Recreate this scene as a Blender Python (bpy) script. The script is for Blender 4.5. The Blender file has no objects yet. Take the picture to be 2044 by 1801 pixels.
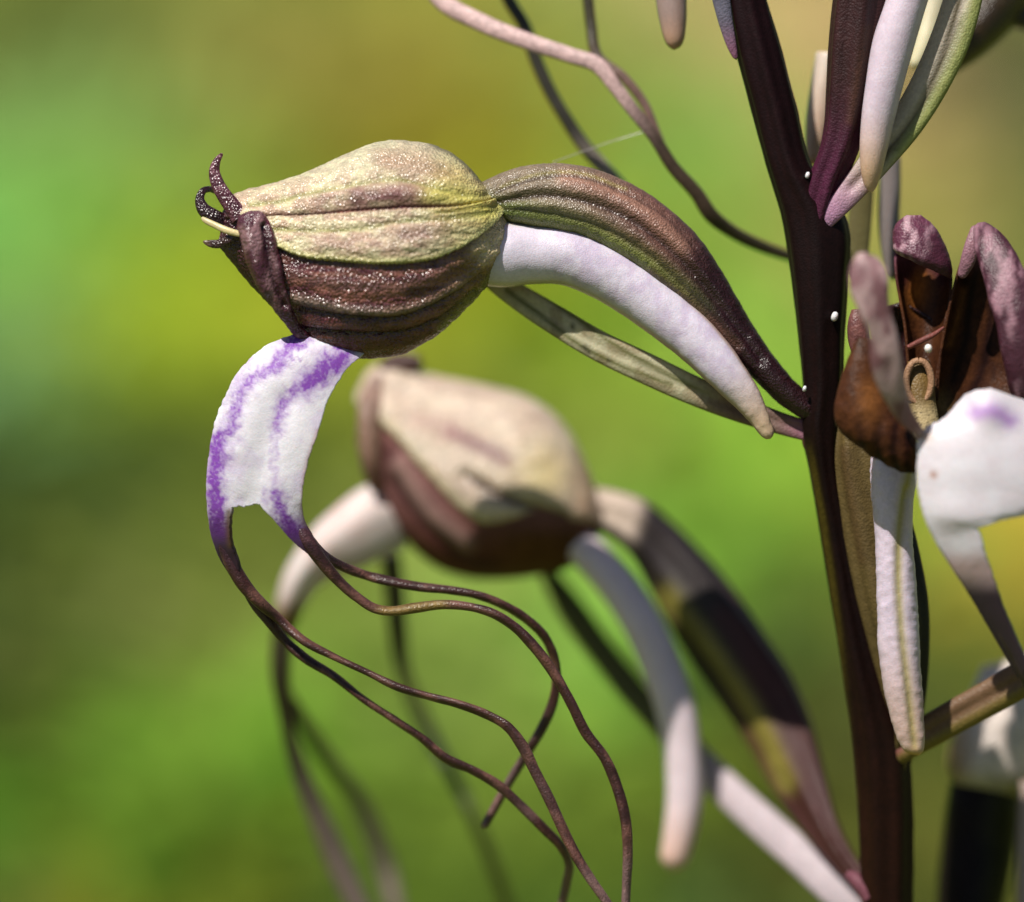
# Macro view of a lizard-orchid spike.  1 Blender unit = 1 cm.
import bpy, math
import numpy as np
from mathutils import Matrix, Vector

# ------------------------------------------------------------------ camera, sky, sun, exposure
K = 5.12 / 2044.0            # size of one survey pixel at the focus distance
DIST = 25.0                  # camera to focus distance
PITCH = math.radians(20)     # the camera looks down on the plant
GROUND = -11.0
SUN_LOCAL = Vector((-0.35, -0.53, 0.80)).normalized()   # towards the sun, in the tilted survey frame
cp, sp = math.cos(PITCH), math.sin(PITCH)
ROT = np.array([[1, 0, 0], [0, cp, sp], [0, -sp, cp]])   # survey frame -> world

sc = bpy.context.scene
cam = bpy.data.cameras.new('camera')
cam_o = bpy.data.objects.new('camera', cam)
sc.collection.objects.link(cam_o)
sc.camera = cam_o
cam.sensor_width = 36.0
cam.lens = 36.0 * DIST / 5.12
cam.clip_start = 0.5
cam.clip_end = 6000
cam_o.location = Vector(ROT @ np.array([0, -DIST, 0]))
cam_o.rotation_euler = (math.pi / 2 - PITCH, 0, 0)
cam.dof.use_dof = True
cam.dof.focus_distance = DIST - 0.10
cam.dof.aperture_fstop = cam.lens * 1e-3 / 1.25
sc.render.resolution_x, sc.render.resolution_y = 1024, 902

sun_dir = Vector(ROT @ np.array(SUN_LOCAL))
world = bpy.data.worlds.new('World')
sc.world = world
world.use_nodes = True
wn = world.node_tree
sky = wn.nodes.new('ShaderNodeTexSky')
sky.sky_type = 'NISHITA'
sky.sun_disc = False
sky.sun_elevation = math.asin(sun_dir.z)
sky.sun_rotation = math.atan2(sun_dir.x, sun_dir.y)
wn.links.new(sky.outputs[0], wn.nodes['Background'].inputs[0])
wn.nodes['Background'].inputs[1].default_value = 0.055
sun = bpy.data.lights.new('sun', 'SUN')
sun.energy = 5.0
sun.angle = math.radians(0.53)
sun.color = (1.0, 0.95, 0.87)
sun_o = bpy.data.objects.new('sun', sun)
sc.collection.objects.link(sun_o)
sun_o.rotation_euler = (-sun_dir).to_track_quat('-Z', 'Y').to_euler()
sun_o.location = (0, -10, 30)

sc.view_settings.view_transform = 'Standard'
sc.view_settings.look = 'None'
sc.view_settings.exposure = 0.45
sc.view_settings.gamma = 1.0
sc.view_settings.use_curve_mapping = False
sc.cycles.use_denoising = True
sc.cycles.use_adaptive_sampling = True
sc.cycles.adaptive_threshold = 0.008
sc.cycles.max_bounces = 8
sc.cycles.transparent_max_bounces = 8
sc.cycles.sample_clamp_indirect = 6.0
sc.cycles.caustics_reflective = False
sc.cycles.caustics_refractive = False

rng = np.random.default_rng(7)

# ------------------------------------------------------------------ small maths
def C(r, g, b, k=0.78):
    c = np.array([r, g, b], float) / 255.0
    return np.where(c <= 0.04045, c / 12.92, ((c + 0.055) / 1.055) ** 2.4) * k

def P(px, py, y):
    """survey pixel + depth -> point of the tilted survey frame"""
    px, py, y = np.broadcast_arrays(np.asarray(px, float), np.asarray(py, float), np.asarray(y, float))
    s = K * (1 + y / DIST)
    return np.stack([(px - 1022) * s, y, (900.5 - py) * s], -1)

def W(p):
    return p @ ROT.T

def crom(rows, n):
    """smooth curve through rows, resampled at n even steps"""
    R = np.asarray(rows, float)
    if R.shape[1] >= 5:
        m = (R[:, 0:2] + R[:, 2:4]) / 2 if R.shape[1] in (6,) else R[:, :2]
    else:
        m = R[:, :2]
    d = np.linalg.norm(np.diff(m, axis=0), axis=1) + 6.0
    t = np.concatenate([[0], np.cumsum(d)])
    tan = np.zeros_like(R)
    for i in range(len(R)):
        if i == 0:
            tan[i] = (R[1] - R[0]) / (t[1] - t[0])
        elif i == len(R) - 1:
            tan[i] = (R[-1] - R[-2]) / (t[-1] - t[-2])
        else:
            a, b = t[i] - t[i - 1], t[i + 1] - t[i]
            tan[i] = ((R[i] - R[i - 1]) / a * b + (R[i + 1] - R[i]) / b * a) / (a + b)
    q = np.linspace(0, t[-1], n)
    i = np.clip(np.searchsorted(t, q, 'right') - 1, 0, len(R) - 2)
    h = (t[i + 1] - t[i])[:, None]
    f = ((q - t[i])[:, None]) / h
    return ((2 * f**3 - 3 * f**2 + 1) * R[i] + (f**3 - 2 * f**2 + f) * h * tan[i]
            + (-2 * f**3 + 3 * f**2) * R[i + 1] + (f**3 - f**2) * h * tan[i + 1])

def sm(a, b, x):
    t = np.clip((x - a) / (b - a), 0, 1)
    return t * t * (3 - 2 * t)

def pdist(px, py, poly):
    """distance (survey px) to a polyline"""
    poly = np.asarray(poly, float)
    best = np.full(px.shape, 1e9)
    for (x0, y0), (x1, y1) in zip(poly[:-1], poly[1:]):
        dx, dy = x1 - x0, y1 - y0
        t = np.clip(((px - x0) * dx + (py - y0) * dy) / (dx * dx + dy * dy + 1e-9), 0, 1)
        best = np.minimum(best, np.hypot(px - x0 - t * dx, py - y0 - t * dy))
    return best

def smooth_poly(poly, n=60):
    return crom(np.asarray(poly, float), n)

def band(px, py, poly, w):
    return np.exp(-(pdist(px, py, smooth_poly(poly, 40)) / w) ** 2)

def _hash(ix, iy, seed):
    h = (ix * 374761393 + iy * 668265263 + seed * 982451653) & 0xffffffff
    h = ((h ^ (h >> 13)) * 1274126177) & 0xffffffff
    return ((h ^ (h >> 16)) & 0xffff) / 65535.0

def vnoise(x, y, seed=0):
    x = np.asarray(x, float); y = np.asarray(y, float)
    ix = np.floor(x).astype(np.int64); iy = np.floor(y).astype(np.int64)
    fx = x - ix; fy = y - iy
    fx = fx * fx * (3 - 2 * fx); fy = fy * fy * (3 - 2 * fy)
    a = _hash(ix, iy, seed); b = _hash(ix + 1, iy, seed)
    c = _hash(ix, iy + 1, seed); d = _hash(ix + 1, iy + 1, seed)
    return (a * (1 - fx) + b * fx) * (1 - fy) + (c * (1 - fx) + d * fx) * fy

def fbm(x, y, seed=0, o=3):
    s = 0; a = 0.5; tot = 0
    for k in range(o):
        s = s + a * vnoise(x * 2**k, y * 2**k, seed + k * 17); tot += a; a *= 0.5
    return s / tot

def mix(a, b, f):
    f = np.asarray(f)[..., None]
    return a * (1 - f) + b * f

# ------------------------------------------------------------------ materials
def tissue(name, rough=0.42, trans=0.0, sss=0.12, cell=85.0, bump=0.35, spec=0.5, sheen=0.0, speck=0.22, streak=0.0):
    m = bpy.data.materials.new(name); m.use_nodes = True
    nt = m.node_tree; N = nt.nodes; L = nt.links
    bs = N['Principled BSDF']; out = N['Material Output']
    at = N.new('ShaderNodeAttribute'); at.attribute_name = 'pigment'
    tc = N.new('ShaderNodeTexCoord')
    no = N.new('ShaderNodeTexNoise'); no.inputs['Scale'].default_value = cell * 0.55
    no.inputs['Detail'].default_value = 3
    L.new(tc.outputs['Object'], no.inputs['Vector'])
    no2 = N.new('ShaderNodeTexNoise'); no2.inputs['Scale'].default_value = 9.0
    no2.inputs['Detail'].default_value = 4
    L.new(tc.outputs['Object'], no2.inputs['Vector'])
    mr = N.new('ShaderNodeMapRange'); mr.inputs['From Min'].default_value = 0.3; mr.inputs['From Max'].default_value = 0.7
    mr.inputs['To Min'].default_value = 1 - speck; mr.inputs['To Max'].default_value = 1 + speck
    L.new(no.outputs[0], mr.inputs['Value'])
    mr2 = N.new('ShaderNodeMapRange'); mr2.inputs['From Min'].default_value = 0.3; mr2.inputs['From Max'].default_value = 0.7
    mr2.inputs['To Min'].default_value = 1 - speck * 0.6; mr2.inputs['To Max'].default_value = 1 + speck * 0.6
    L.new(no2.outputs[0], mr2.inputs['Value'])
    mu = N.new('ShaderNodeMath'); mu.operation = 'MULTIPLY'
    L.new(mr.outputs[0], mu.inputs[0]); L.new(mr2.outputs[0], mu.inputs[1])
    sc_ = N.new('ShaderNodeVectorMath'); sc_.operation = 'SCALE'
    L.new(at.outputs['Color'], sc_.inputs[0]); L.new(mu.outputs[0], sc_.inputs['Scale'])
    L.new(sc_.outputs[0], bs.inputs['Base Color'])
    vo = N.new('ShaderNodeTexVoronoi'); vo.inputs['Scale'].default_value = cell
    L.new(tc.outputs['Object'], vo.inputs['Vector'])
    b1 = N.new('ShaderNodeBump'); b1.inputs['Strength'].default_value = bump; b1.inputs['Distance'].default_value = 0.009
    b1.invert = True
    L.new(vo.outputs['Distance'], b1.inputs['Height'])
    b2 = N.new('ShaderNodeBump'); b2.inputs['Strength'].default_value = bump * 0.8; b2.inputs['Distance'].default_value = 0.02
    L.new(no2.outputs[0], b2.inputs['Height']); L.new(b1.outputs[0], b2.inputs['Normal'])
    L.new(b2.outputs[0], bs.inputs['Normal'])
    bs.inputs['Roughness'].default_value = rough
    bs.inputs['Specular IOR Level'].default_value = spec
    bs.inputs['Subsurface Weight'].default_value = sss
    bs.inputs['Subsurface Radius'].default_value = (0.06, 0.03, 0.02)
    bs.inputs['Subsurface Scale'].default_value = 1.0
    bs.inputs['Sheen Weight'].default_value = sheen
    if trans > 0:
        tr = N.new('ShaderNodeBsdfTranslucent')
        L.new(sc_.outputs[0], tr.inputs['Color'])
        mx = N.new('ShaderNodeMixShader'); mx.inputs[0].default_value = trans
        L.new(bs.outputs[0], mx.inputs[1]); L.new(tr.outputs[0], mx.inputs[2])
        L.new(mx.outputs[0], out.inputs['Surface'])
    return m

M_SEPAL = tissue('sepal_skin', rough=0.28, trans=0.10, cell=75, bump=0.7, spec=0.6, speck=0.24)
M_WHITE = tissue('white_petal', rough=0.5, trans=0.15, sss=0.2, cell=120, bump=0.16, spec=0.4, speck=0.04, sheen=0.05)
M_SPUR = tissue('spur_skin', rough=0.38, sss=0.25, cell=120, bump=0.14, spec=0.45, speck=0.07)
M_TENDRIL = tissue('tendril_skin', rough=0.36, sss=0.0, cell=110, bump=0.4, spec=0.45, speck=0.3)
M_STEM = tissue('stem_skin', rough=0.5, sss=0.0, cell=90, bump=0.12, spec=0.12, speck=0.25)
M_BRACT = tissue('bract_skin', rough=0.45, trans=0.38, cell=90, bump=0.3, spec=0.35, speck=0.12)
M_DULL = tissue('dull_skin', rough=0.5, trans=0.0, sss=0.0, cell=90, bump=0.3, spec=0.25, speck=0.2)
M_FROST = tissue('frosted_petal', rough=0.48, trans=0.15, sss=0.1, cell=85, bump=0.3, spec=0.4, speck=0.2)
M_OVARY = tissue('ovary_skin', rough=0.36, trans=0.0, cell=95, bump=0.55, spec=0.5, speck=0.24)
M_THIN = tissue('thin_petal', rough=0.42, trans=0.45, sss=0.0, cell=95, bump=0.3, spec=0.22, speck=0.25)
M_HOOD = tissue('hood_skin', rough=0.24, trans=0.10, cell=68, bump=1.0, spec=0.65, speck=0.3)
M_GRASS = tissue('meadow_leaf', rough=0.6, trans=0.45, sss=0.0, cell=3.0, bump=0.0, spec=0.2, speck=0.1)

# ------------------------------------------------------------------ the plant's root object
BASE = np.array([3.1, 3.6, GROUND])
plant = bpy.data.objects.new('orchid_plant', None)
sc.collection.objects.link(plant)
plant.location = BASE
plant['label'] = 'lizard orchid spike with wine-brown hooded flowers on a dark purple stem'
plant['category'] = 'orchid'

def mesh_obj(name, verts_world, faces, col, mat, parent=None, label=None, solid=0.0, origin=None):
    o0 = BASE if parent is not None else (np.zeros(3) if origin is None else origin)
    me = bpy.data.meshes.new(name)
    me.from_pydata((verts_world - o0).tolist(), [], faces.tolist() if hasattr(faces, 'tolist') else faces)
    a = me.attributes.new('pigment', 'FLOAT_COLOR', 'POINT')
    c4 = np.concatenate([np.clip(col, 0, 1), np.ones((len(col), 1))], 1).astype(np.float32)
    a.data.foreach_set('color', c4.ravel())
    me.polygons.foreach_set('use_smooth', np.ones(len(me.polygons), bool))
    me.materials.append(mat)
    me.update()
    o = bpy.data.objects.new(name, me)
    sc.collection.objects.link(o)
    if parent is not None:
        o.parent = parent
    else:
        o.location = o0
    if label:
        o['label'] = label
    if solid:
        s = o.modifiers.new('thickness', 'SOLIDIFY'); s.thickness = solid; s.offset = 0
    return o

def grid_faces(nu, nv, closed):
    i = np.arange(nu - 1)[:, None]; j = np.arange(nv if closed else nv - 1)[None, :]
    j2 = (j + 1) % nv
    a = i * nv + j; b = i * nv + j2; c = (i + 1) * nv + j2; d = (i + 1) * nv + j
    return np.stack([a, b, c, d], -1).reshape(-1, 4)

def grid_normals(p, closed, outward):
    du = np.gradient(p, axis=0)
    if closed:
        dv = np.roll(p, -1, 1) - np.roll(p, 1, 1)
    else:
        dv = np.gradient(p, axis=1)
    n = np.cross(du, dv)
    n /= np.linalg.norm(n, axis=-1, keepdims=True) + 1e-12
    s = np.sign((n * outward).sum(-1, keepdims=True)); s[s == 0] = 1
    return n * s

def build(name, p, px, py, u, v, closed, outward, disp, paint, mat, parent, label, solid, caps=False, grit=0.0):
    """displace, paint and link one grid of survey-frame points"""
    nu, nv = p.shape[:2]
    if disp is not None:
        n = grid_normals(p, closed, outward)
        d = disp(px, py, u, v)
        if grit:
            d = d + grit * (rng.random(d.shape) - 0.5)
        p = p + n * d[..., None]
    col = paint(px, py, u, v)
    col = np.broadcast_to(col, (nu, nv, 3)).reshape(-1, 3)
    vw = W(p.reshape(-1, 3))
    f = grid_faces(nu, nv, closed).tolist()
    if caps and closed:
        f.append(list(range(nv))[::-1])
        f.append([(nu - 1) * nv + j for j in range(nv)])
    # make faces point outward
    q = f[len(f) // 2]
    e = np.cross(vw[q[1]] - vw[q[0]], vw[q[2]] - vw[q[0]])
    ow = W(outward.reshape(-1, 3))[q[0]]
    if (e * ow).sum() < 0:
        f = [x[::-1] for x in f]
    return mesh_obj(name, vw, f, col, mat, parent, label, solid)

def loft(name, ribs, paint, mat, parent, nu=120, nv=72, v0=None, v1=None, disp=None, off=0.0,
         solid=0.0, label=None, caps=True, flip=False, grit=0.0):
    """ribs: (Ax,Ay,Bx,By,halfdepth_px,depth).  v=0 at A, pi/2 towards the camera, pi at B."""
    R = crom(np.array(ribs, float), nu)
    closed = v0 is None
    if closed:
        v = np.repeat(np.linspace(0, 2 * np.pi, nv, endpoint=False)[None], nu, 0)
    else:
        a = np.broadcast_to(v0(R) if callable(v0) else v0, (nu,)); b = np.broadcast_to(v1(R) if callable(v1) else v1, (nu,))
        v = a[:, None] + (b - a)[:, None] * np.linspace(0, 1, nv)[None]
    u = np.repeat(np.linspace(0, 1, nu)[:, None], nv, 1)
    A, B = R[:, None, 0:2], R[:, None, 2:4]
    mid, half = (A + B) / 2, (A - B) / 2
    c, s = np.cos(v)[..., None], np.sin(v)[..., None]
    q = mid + half * c
    y = R[:, None, 5] - R[:, None, 4] * K * s[..., 0] * (-1 if flip else 1)
    p = P(q[..., 0], q[..., 1], y)
    m3 = P(mid[..., 0], mid[..., 1], R[:, None, 5])
    outward = p - m3
    if off:
        n = grid_normals(p, closed, outward)
        p = p + n * off
    return build(name, p, q[..., 0], q[..., 1], u, v, closed, outward, disp, paint, mat, parent, label, solid, caps, grit)

def tube(name, pts, paint, mat, parent, nu=120, nv=20, flat=1.0, disp=None, label=None, roll=0.0, solid=0.0, tip=(0, 0)):
    """pts: (x,y,depth,radius_px).  A round (or flattened) strand; tip=(start,end) rounds the ends."""
    R = crom(np.array(pts, float), nu)
    c = P(R[:, 0], R[:, 1], R[:, 2])
    t = np.gradient(c, axis=0); t /= np.linalg.norm(t, axis=1, keepdims=True) + 1e-12
    side = np.cross(t, np.array([0, 1.0, 0])); side /= np.linalg.norm(side, axis=1, keepdims=True) + 1e-12
    front = np.cross(side, t)
    front *= np.where(front[:, 1:2] > 0, -1, 1)
    r = np.maximum(R[:, 3], 0.4) * K * (1 + R[:, 2] / DIST)
    arc = np.concatenate([[0], np.cumsum(np.linalg.norm(np.diff(c, axis=0), axis=1))])
    for k, e in enumerate(tip):
        if e:
            d = arc if k == 0 else arc[-1] - arc
            re = r[0] if k == 0 else r[-1]
            r = r * np.sqrt(np.clip(1 - (1 - np.clip(d / (re * e), 0, 1)) ** 2, 0.004, 1))
    v = np.linspace(0, 2 * np.pi, nv, endpoint=False)[None] + roll
    cv, sv = np.cos(v)[..., None], np.sin(v)[..., None]
    o = side[:, None] * r[:, None, None] * cv + front[:, None] * r[:, None, None] * flat * sv
    p = c[:, None] + o
    u = np.repeat(np.linspace(0, 1, nu)[:, None], nv, 1)
    vv = np.repeat(v, nu, 0)
    s = K * (1 + p[..., 1] / DIST)
    return build(name, p, p[..., 0] / s + 1022, 900.5 - p[..., 2] / s, u, vv, True, o, disp, paint, mat, parent, label, solid, True)

def sheet(name, rows, n3, drop_mid, drop_right, paint, mat, parent, nt=150, bow=0.05, solid=0.03, label=None, rough=0.0, ripple=None):
    """lip: rows of (Lx,Ly,nLx,nLy,nRx,nRy,Rx,Ry,depth); the middle and right strips may end early"""
    R = crom(np.array(rows, float), nt)
    na, nb, nc = n3
    cols = []
    s_all = []
    for k, (a, b, n) in enumerate(((0, 2, na), (2, 4, nb), (4, 6, nc))):
        f = np.linspace(0, 1, n)[None, :, None]
        f = f[:, (0 if k == 0 else 1):]
        cols.append(R[:, None, a:a + 2] * (1 - f) + R[:, None, b:b + 2] * f)
        s_all.append((k + f[0, :, 0]))
    q = np.concatenate(cols, 1)
    s = np.concatenate(s_all) / 3.0
    full = np.linspace(0, 1, q.shape[1])
    nv = q.shape[1]
    t = np.linspace(0, 1, nt)
    y = R[:, 8][:, None] + bow * ((2 * full - 1) ** 2)[None]
    if ripple is not None:
        y = y + ripple(q[..., 0], q[..., 1])
    if rough:
        q = q + (fbm(q[..., 0] / 9, q[..., 1] / 9, 3)[..., None] - 0.5) * rough
    p = P(q[..., 0], q[..., 1], y)
    u = np.repeat(t[:, None], nv, 1)
    col = np.broadcast_to(paint(q[..., 0], q[..., 1], u, full[None] + 0 * u), (nt, nv, 3)).reshape(-1, 3)
    f = grid_faces(nt, nv, False).reshape(nt - 1, nv - 1, 4)
    keep = np.ones((nt - 1, nv - 1), bool)
    tm = (t[:-1] + t[1:]) / 2
    if drop_mid is not None:
        for j in range(na - 1, na - 1 + nb - 1):
            e = drop_mid + .012 * (vnoise(j * .16, 3.3, 5) - .6) * min(1, (j - na + 1) / 4, (na + nb - 3 - j) / 4 + .01)
            keep[tm > e, j] = False
    if drop_right is not None:
        keep[np.ix_(tm > drop_right, np.arange(na - 1 + nb - 1, nv - 1))] = False
    f = f[keep]
    used = np.unique(f); remap = np.full(nt * nv, -1); remap[used] = np.arange(len(used))
    vw = W(p.reshape(-1, 3))[used]
    return mesh_obj(name, vw, remap[f], col[used], mat, parent, label, solid)

def v_at(poly):
    """angle at which each rib crosses the curve y(x) on the camera side"""
    pl = smooth_poly(poly, 80); o = np.argsort(pl[:, 0]); xs, ys = pl[o, 0], pl[o, 1]
    def f(R):
        v = np.linspace(0, np.pi, 241)
        mid = (R[:, 0:2] + R[:, 2:4]) / 2; half = (R[:, 0:2] - R[:, 2:4]) / 2
        x = mid[:, 0:1] + half[:, 0:1] * np.cos(v); y = mid[:, 1:2] + half[:, 1:2] * np.cos(v)
        below = y > np.interp(x, xs, ys)
        i = np.where(below.any(1), below.argmax(1), 240)
        return v[i]
    return f

# ------------------------------------------------------------------ ground and meadow
def ground_hit(px, py, h):
    """world point on the horizontal plane z=h seen at a survey direction"""
    c0 = W(np.array([[0, -DIST, 0]]))[0]
    d = W(P(px, py, 0.0).reshape(1, 3))[0] - c0
    return c0 + d * (h - c0[2]) / d[2]

def build_ground():
    n = 60
    g = np.sinh(np.linspace(-6, 6, n)) / np.sinh(6) * 3000
    X, Y = np.meshgrid(g, g + 30, indexing='ij')
    Z = GROUND + 0.5 * (fbm(X / 9 + 50, Y / 9 + 50, 5) - 0.5)
    v = np.stack([X, Y, Z], -1).reshape(-1, 3)
    m = bpy.data.materials.new('meadow_soil'); m.use_nodes = True
    nt = m.node_tree; bs = nt.nodes['Principled BSDF']
    no = nt.nodes.new('ShaderNodeTexNoise'); no.inputs['Scale'].default_value = 0.35; no.inputs['Detail'].default_value = 8
    tc = nt.nodes.new('ShaderNodeTexCoord'); nt.links.new(tc.outputs['Object'], no.inputs['Vector'])
    cr = nt.nodes.new('ShaderNodeValToRGB')
    cr.color_ramp.elements[0].position = 0.35; cr.color_ramp.elements[0].color = (0.06, 0.075, 0.012, 1)
    cr.color_ramp.elements[1].position = 0.65; cr.color_ramp.elements[1].color = (0.13, 0.15, 0.02, 1)
    nt.links.new(no.outputs[0], cr.inputs[0]); nt.links.new(cr.outputs[0], bs.inputs['Base Color'])
    bs.inputs['Roughness'].default_value = 0.9
    o = mesh_obj('ground', v, grid_faces(n, n, False), np.ones((n * n, 3)), m)
    o['kind'] = 'structure'
build_ground()

# patches of different meadow plants: direction seen in the survey, colour of the leaves
PATCH = [(60, 40, (112, 128, 38)), (330, 60, (125, 140, 50)), (80, 260, (130, 170, 80)), (60, 440, (122, 184, 66)),
         (60, 640, (116, 162, 88)), (240, 500, (140, 172, 40)), (200, 670, (150, 176, 10)), (480, 620, (150, 170, 15)), (330, 300, (130, 160, 60)),
         (600, 130, (156, 154, 62)), (760, 200, (142, 136, 4)), (1020, 260, (146, 142, 12)), (900, 100, (152, 152, 50)),
         (1260, 130, (132, 168, 70)), (1420, 260, (128, 172, 60)), (1430, 30, (170, 160, 92)), (1600, 130, (176, 158, 96)), (620, 560, (150, 160, 0)),
         (120, 900, (50, 92, 14)), (250, 860, (62, 96, 0)), (60, 1040, (88, 118, 40)), (150, 1150, (78, 100, 8)),
         (330, 1050, (104, 130, 20)), (170, 1310, (120, 124, 44)), (330, 1260, (128, 140, 50)), (400, 1450, (124, 178, 40)), (250, 1520, (100, 160, 20)),
         (60, 1620, (74, 128, 0)), (250, 1730, (128, 132, 10)), (450, 1700, (110, 140, 10)), (880, 660, (150, 160, 0)),
         (700, 920, (120, 136, 34)), (1200, 660, (128, 160, 24)), (1200, 870, (130, 150, 50)), (1440, 640, (136, 174, 54)), (1450, 1000, (136, 180, 44)), (1520, 940, (132, 178, 40)),
         (1250, 1260, (132, 188, 56)), (900, 1330, (150, 172, 74)), (1000, 1450, (126, 158, 40)), (760, 1450, (120, 150, 40)), (700, 1750, (76, 110, 0)),
         (1250, 1540, (124, 142, 0)), (1050, 1700, (110, 140, 20)), (1300, 1760, (68, 110, 24)), (1480, 1700, (90, 110, 24)),
         (1560, 1200, (88, 124, 30)), (1640, 1380, (74, 80, 32)), (1950, 310, (118, 124, 56)), (1860, 380, (178, 166, 82)), (2030, 200, (110, 120, 60)), (1990, 430, (116, 134, 50)),
         (1890, 1180, (118, 148, 30)), (1880, 1350, (110, 126, 30)), (2030, 1130, (184, 168, 50)), (1850, 1700, (112, 116, 30)), (2010, 1500, (100, 120, 30))]
CANOPY = GROUND + 1.4
PC = np.array([ground_hit(x, y, CANOPY)[:2] for x, y, c in PATCH])
PCOL = np.array([C(*c, k=1.0) for x, y, c in PATCH])
_l = PCOL.mean(1, keepdims=True)
PCOL = PCOL * np.clip((_l / _l.mean()) ** 0.55, 0.4, 1.6)
PCOL = (PCOL * 0.96 + 0.04 * PCOL.mean(1, keepdims=True)) * np.array([1.10, 1.02, 1.35]) + np.array([.003, .003, .004])

def patch_colour(X, Y):
    d2 = ((X[:, None] - PC[None, :, 0]) / 1.0) ** 2 + ((Y[:, None] - PC[None, :, 1]) / 2.6) ** 2
    w = np.exp(-d2 / 0.38) + 1e-6 / (1 + d2)
    w /= w.sum(1, keepdims=True)
    return w @ PCOL

def build_meadow(name, label, cat, n, hmin, hmax, wmin, wmax, lean, seed, gain):
    r = np.random.default_rng(seed)
    X = r.uniform(-17, 17, n); Y = r.uniform(9, 72, n)
    H = r.uniform(hmin, hmax, n); Wd = r.uniform(wmin, wmax, n)
    az = r.uniform(0, 2 * np.pi, n); ln = r.uniform(*lean, n) * H
    dirx, diry = np.cos(az), np.sin(az)
    seg = 5
    t = np.linspace(0, 1, seg)
    cx = X[:, None] + dirx[:, None] * ln[:, None] * t[None] ** 1.8
    cy = Y[:, None] + diry[:, None] * ln[:, None] * t[None] ** 1.8
    cz = GROUND - 0.2 + H[:, None] * (t - 0.22 * np.clip(ln / H, 0, 1.5)[:, None] * t ** 3)
    wv = Wd[:, None] * (np.array([0.45, 0.9, 1.0, 0.75, 0.08])[None])
    sx, sy = -diry[:, None] * wv, dirx[:, None] * wv
    Lp = np.stack([cx - sx, cy - sy, cz], -1); Rp = np.stack([cx + sx, cy + sy, cz], -1)
    v = np.stack([Lp, Rp], 2).reshape(-1, 3)
    base = np.arange(n)[:, None] * seg * 2
    k = np.arange(seg - 1)[None] * 2
    f = np.stack([base + k, base + k + 1, base + k + 3, base + k + 2], -1).reshape(-1, 4)
    col = patch_colour(cx[:, 2], cy[:, 2]) * gain * r.uniform(0.75, 1.25, (n, 1))
    col = np.repeat(col, seg * 2, 0)
    o = mesh_obj(name, v, f, col, M_GRASS)
    o['kind'] = 'stuff'; o['label'] = label; o['category'] = cat
build_meadow('meadow_grass', 'blurred mass of long green meadow grass behind the orchid', 'grass', 10000, 1.4, 2.8, 0.10, 0.22, (0.6, 1.4), 11, 1.02)
build_meadow('meadow_herbs', 'blurred low broad-leaved herbs in yellowish greens among the grass', 'herbs', 9000, 1.0, 2.2, 0.25, 0.5, (1.2, 2.0), 12, 1.02)

# ------------------------------------------------------------------ stem
DARK = C(40, 16, 18); WINE = C(84, 40, 52); BLACKISH = C(24, 12, 12)
def stem_paint(px, py, u, v):
    c = mix(C(32, 14, 12), C(44, 16, 24), sm(600, 0, py) * 0.5)
    c = mix(c, C(54, 26, 14), sm(1250, 1700, py) * 0.7)
    c = mix(c, C(96, 84, 26), band(px, py, [(1612, 880), (1650, 1090), (1688, 1400), (1706, 1600)], 7) * 0.8 * sm(860, 940, py))
    st = fbm(v * 9 / 6.283 * 3, u * 6, 8)
    return c * (0.3 + 0.5 * st)[..., None]
STEM = [(1425, -260, 1500, -260, 38, .05), (1450, 0, 1531, 0, 41, .05), (1472, 110, 1561, 100, 45, .05), (1500, 215, 1590, 215, 47, .06),
        (1531, 330, 1622, 335, 49, .07), (1561, 432, 1690, 440, 55, .08), (1581, 560, 1692, 560, 56, .09), (1595, 680, 1684, 680, 52, .10),
        (1603, 770, 1682, 770, 50, .12), (1600, 862, 1674, 862, 48, .14), (1618, 950, 1676, 950, 42, .17), (1636, 1060, 1700, 1060, 40, .22), (1658, 1200, 1728, 1200, 42, .28),
        (1682, 1350, 1770, 1350, 46, .34), (1700, 1480, 1812, 1490, 50, .40), (1712, 1620, 1822, 1620, 52, .46), (1720, 1800, 1822, 1800, 52, .54), (1730, 2100, 1835, 2100, 52, .7)]
def stem_disp(px, py, u, v):
    return 0.006 * np.cos(7 * v + 5 * u) + 0.006 * (fbm(v * 2, u * 40, 3) - .5)
stem = loft('stem', STEM, stem_paint, M_STEM, plant, nu=260, nv=48, disp=stem_disp, label='dark purple-brown upright stem')

def stem_foot():
    a = P(1782, 2090, 0.7)
    a = W(a.reshape(1, 3))[0]
    b = BASE + np.array([0, 0, -0.3])
    t = np.linspace(0, 1, 24)[:, None]
    c = a * (1 - t) + b * t
    r = (0.13 + 0.06 * t)
    v = np.linspace(0, 2 * np.pi, 24, endpoint=False)
    p = c[:, None] + np.stack([np.cos(v), np.sin(v), 0 * v], -1)[None] * r[:, None]
    mesh_obj('stem_base', p.reshape(-1, 3), grid_faces(24, 24, True), np.tile(C(56, 40, 22), (24 * 24, 1)), M_STEM, plant)
stem_foot()

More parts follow.
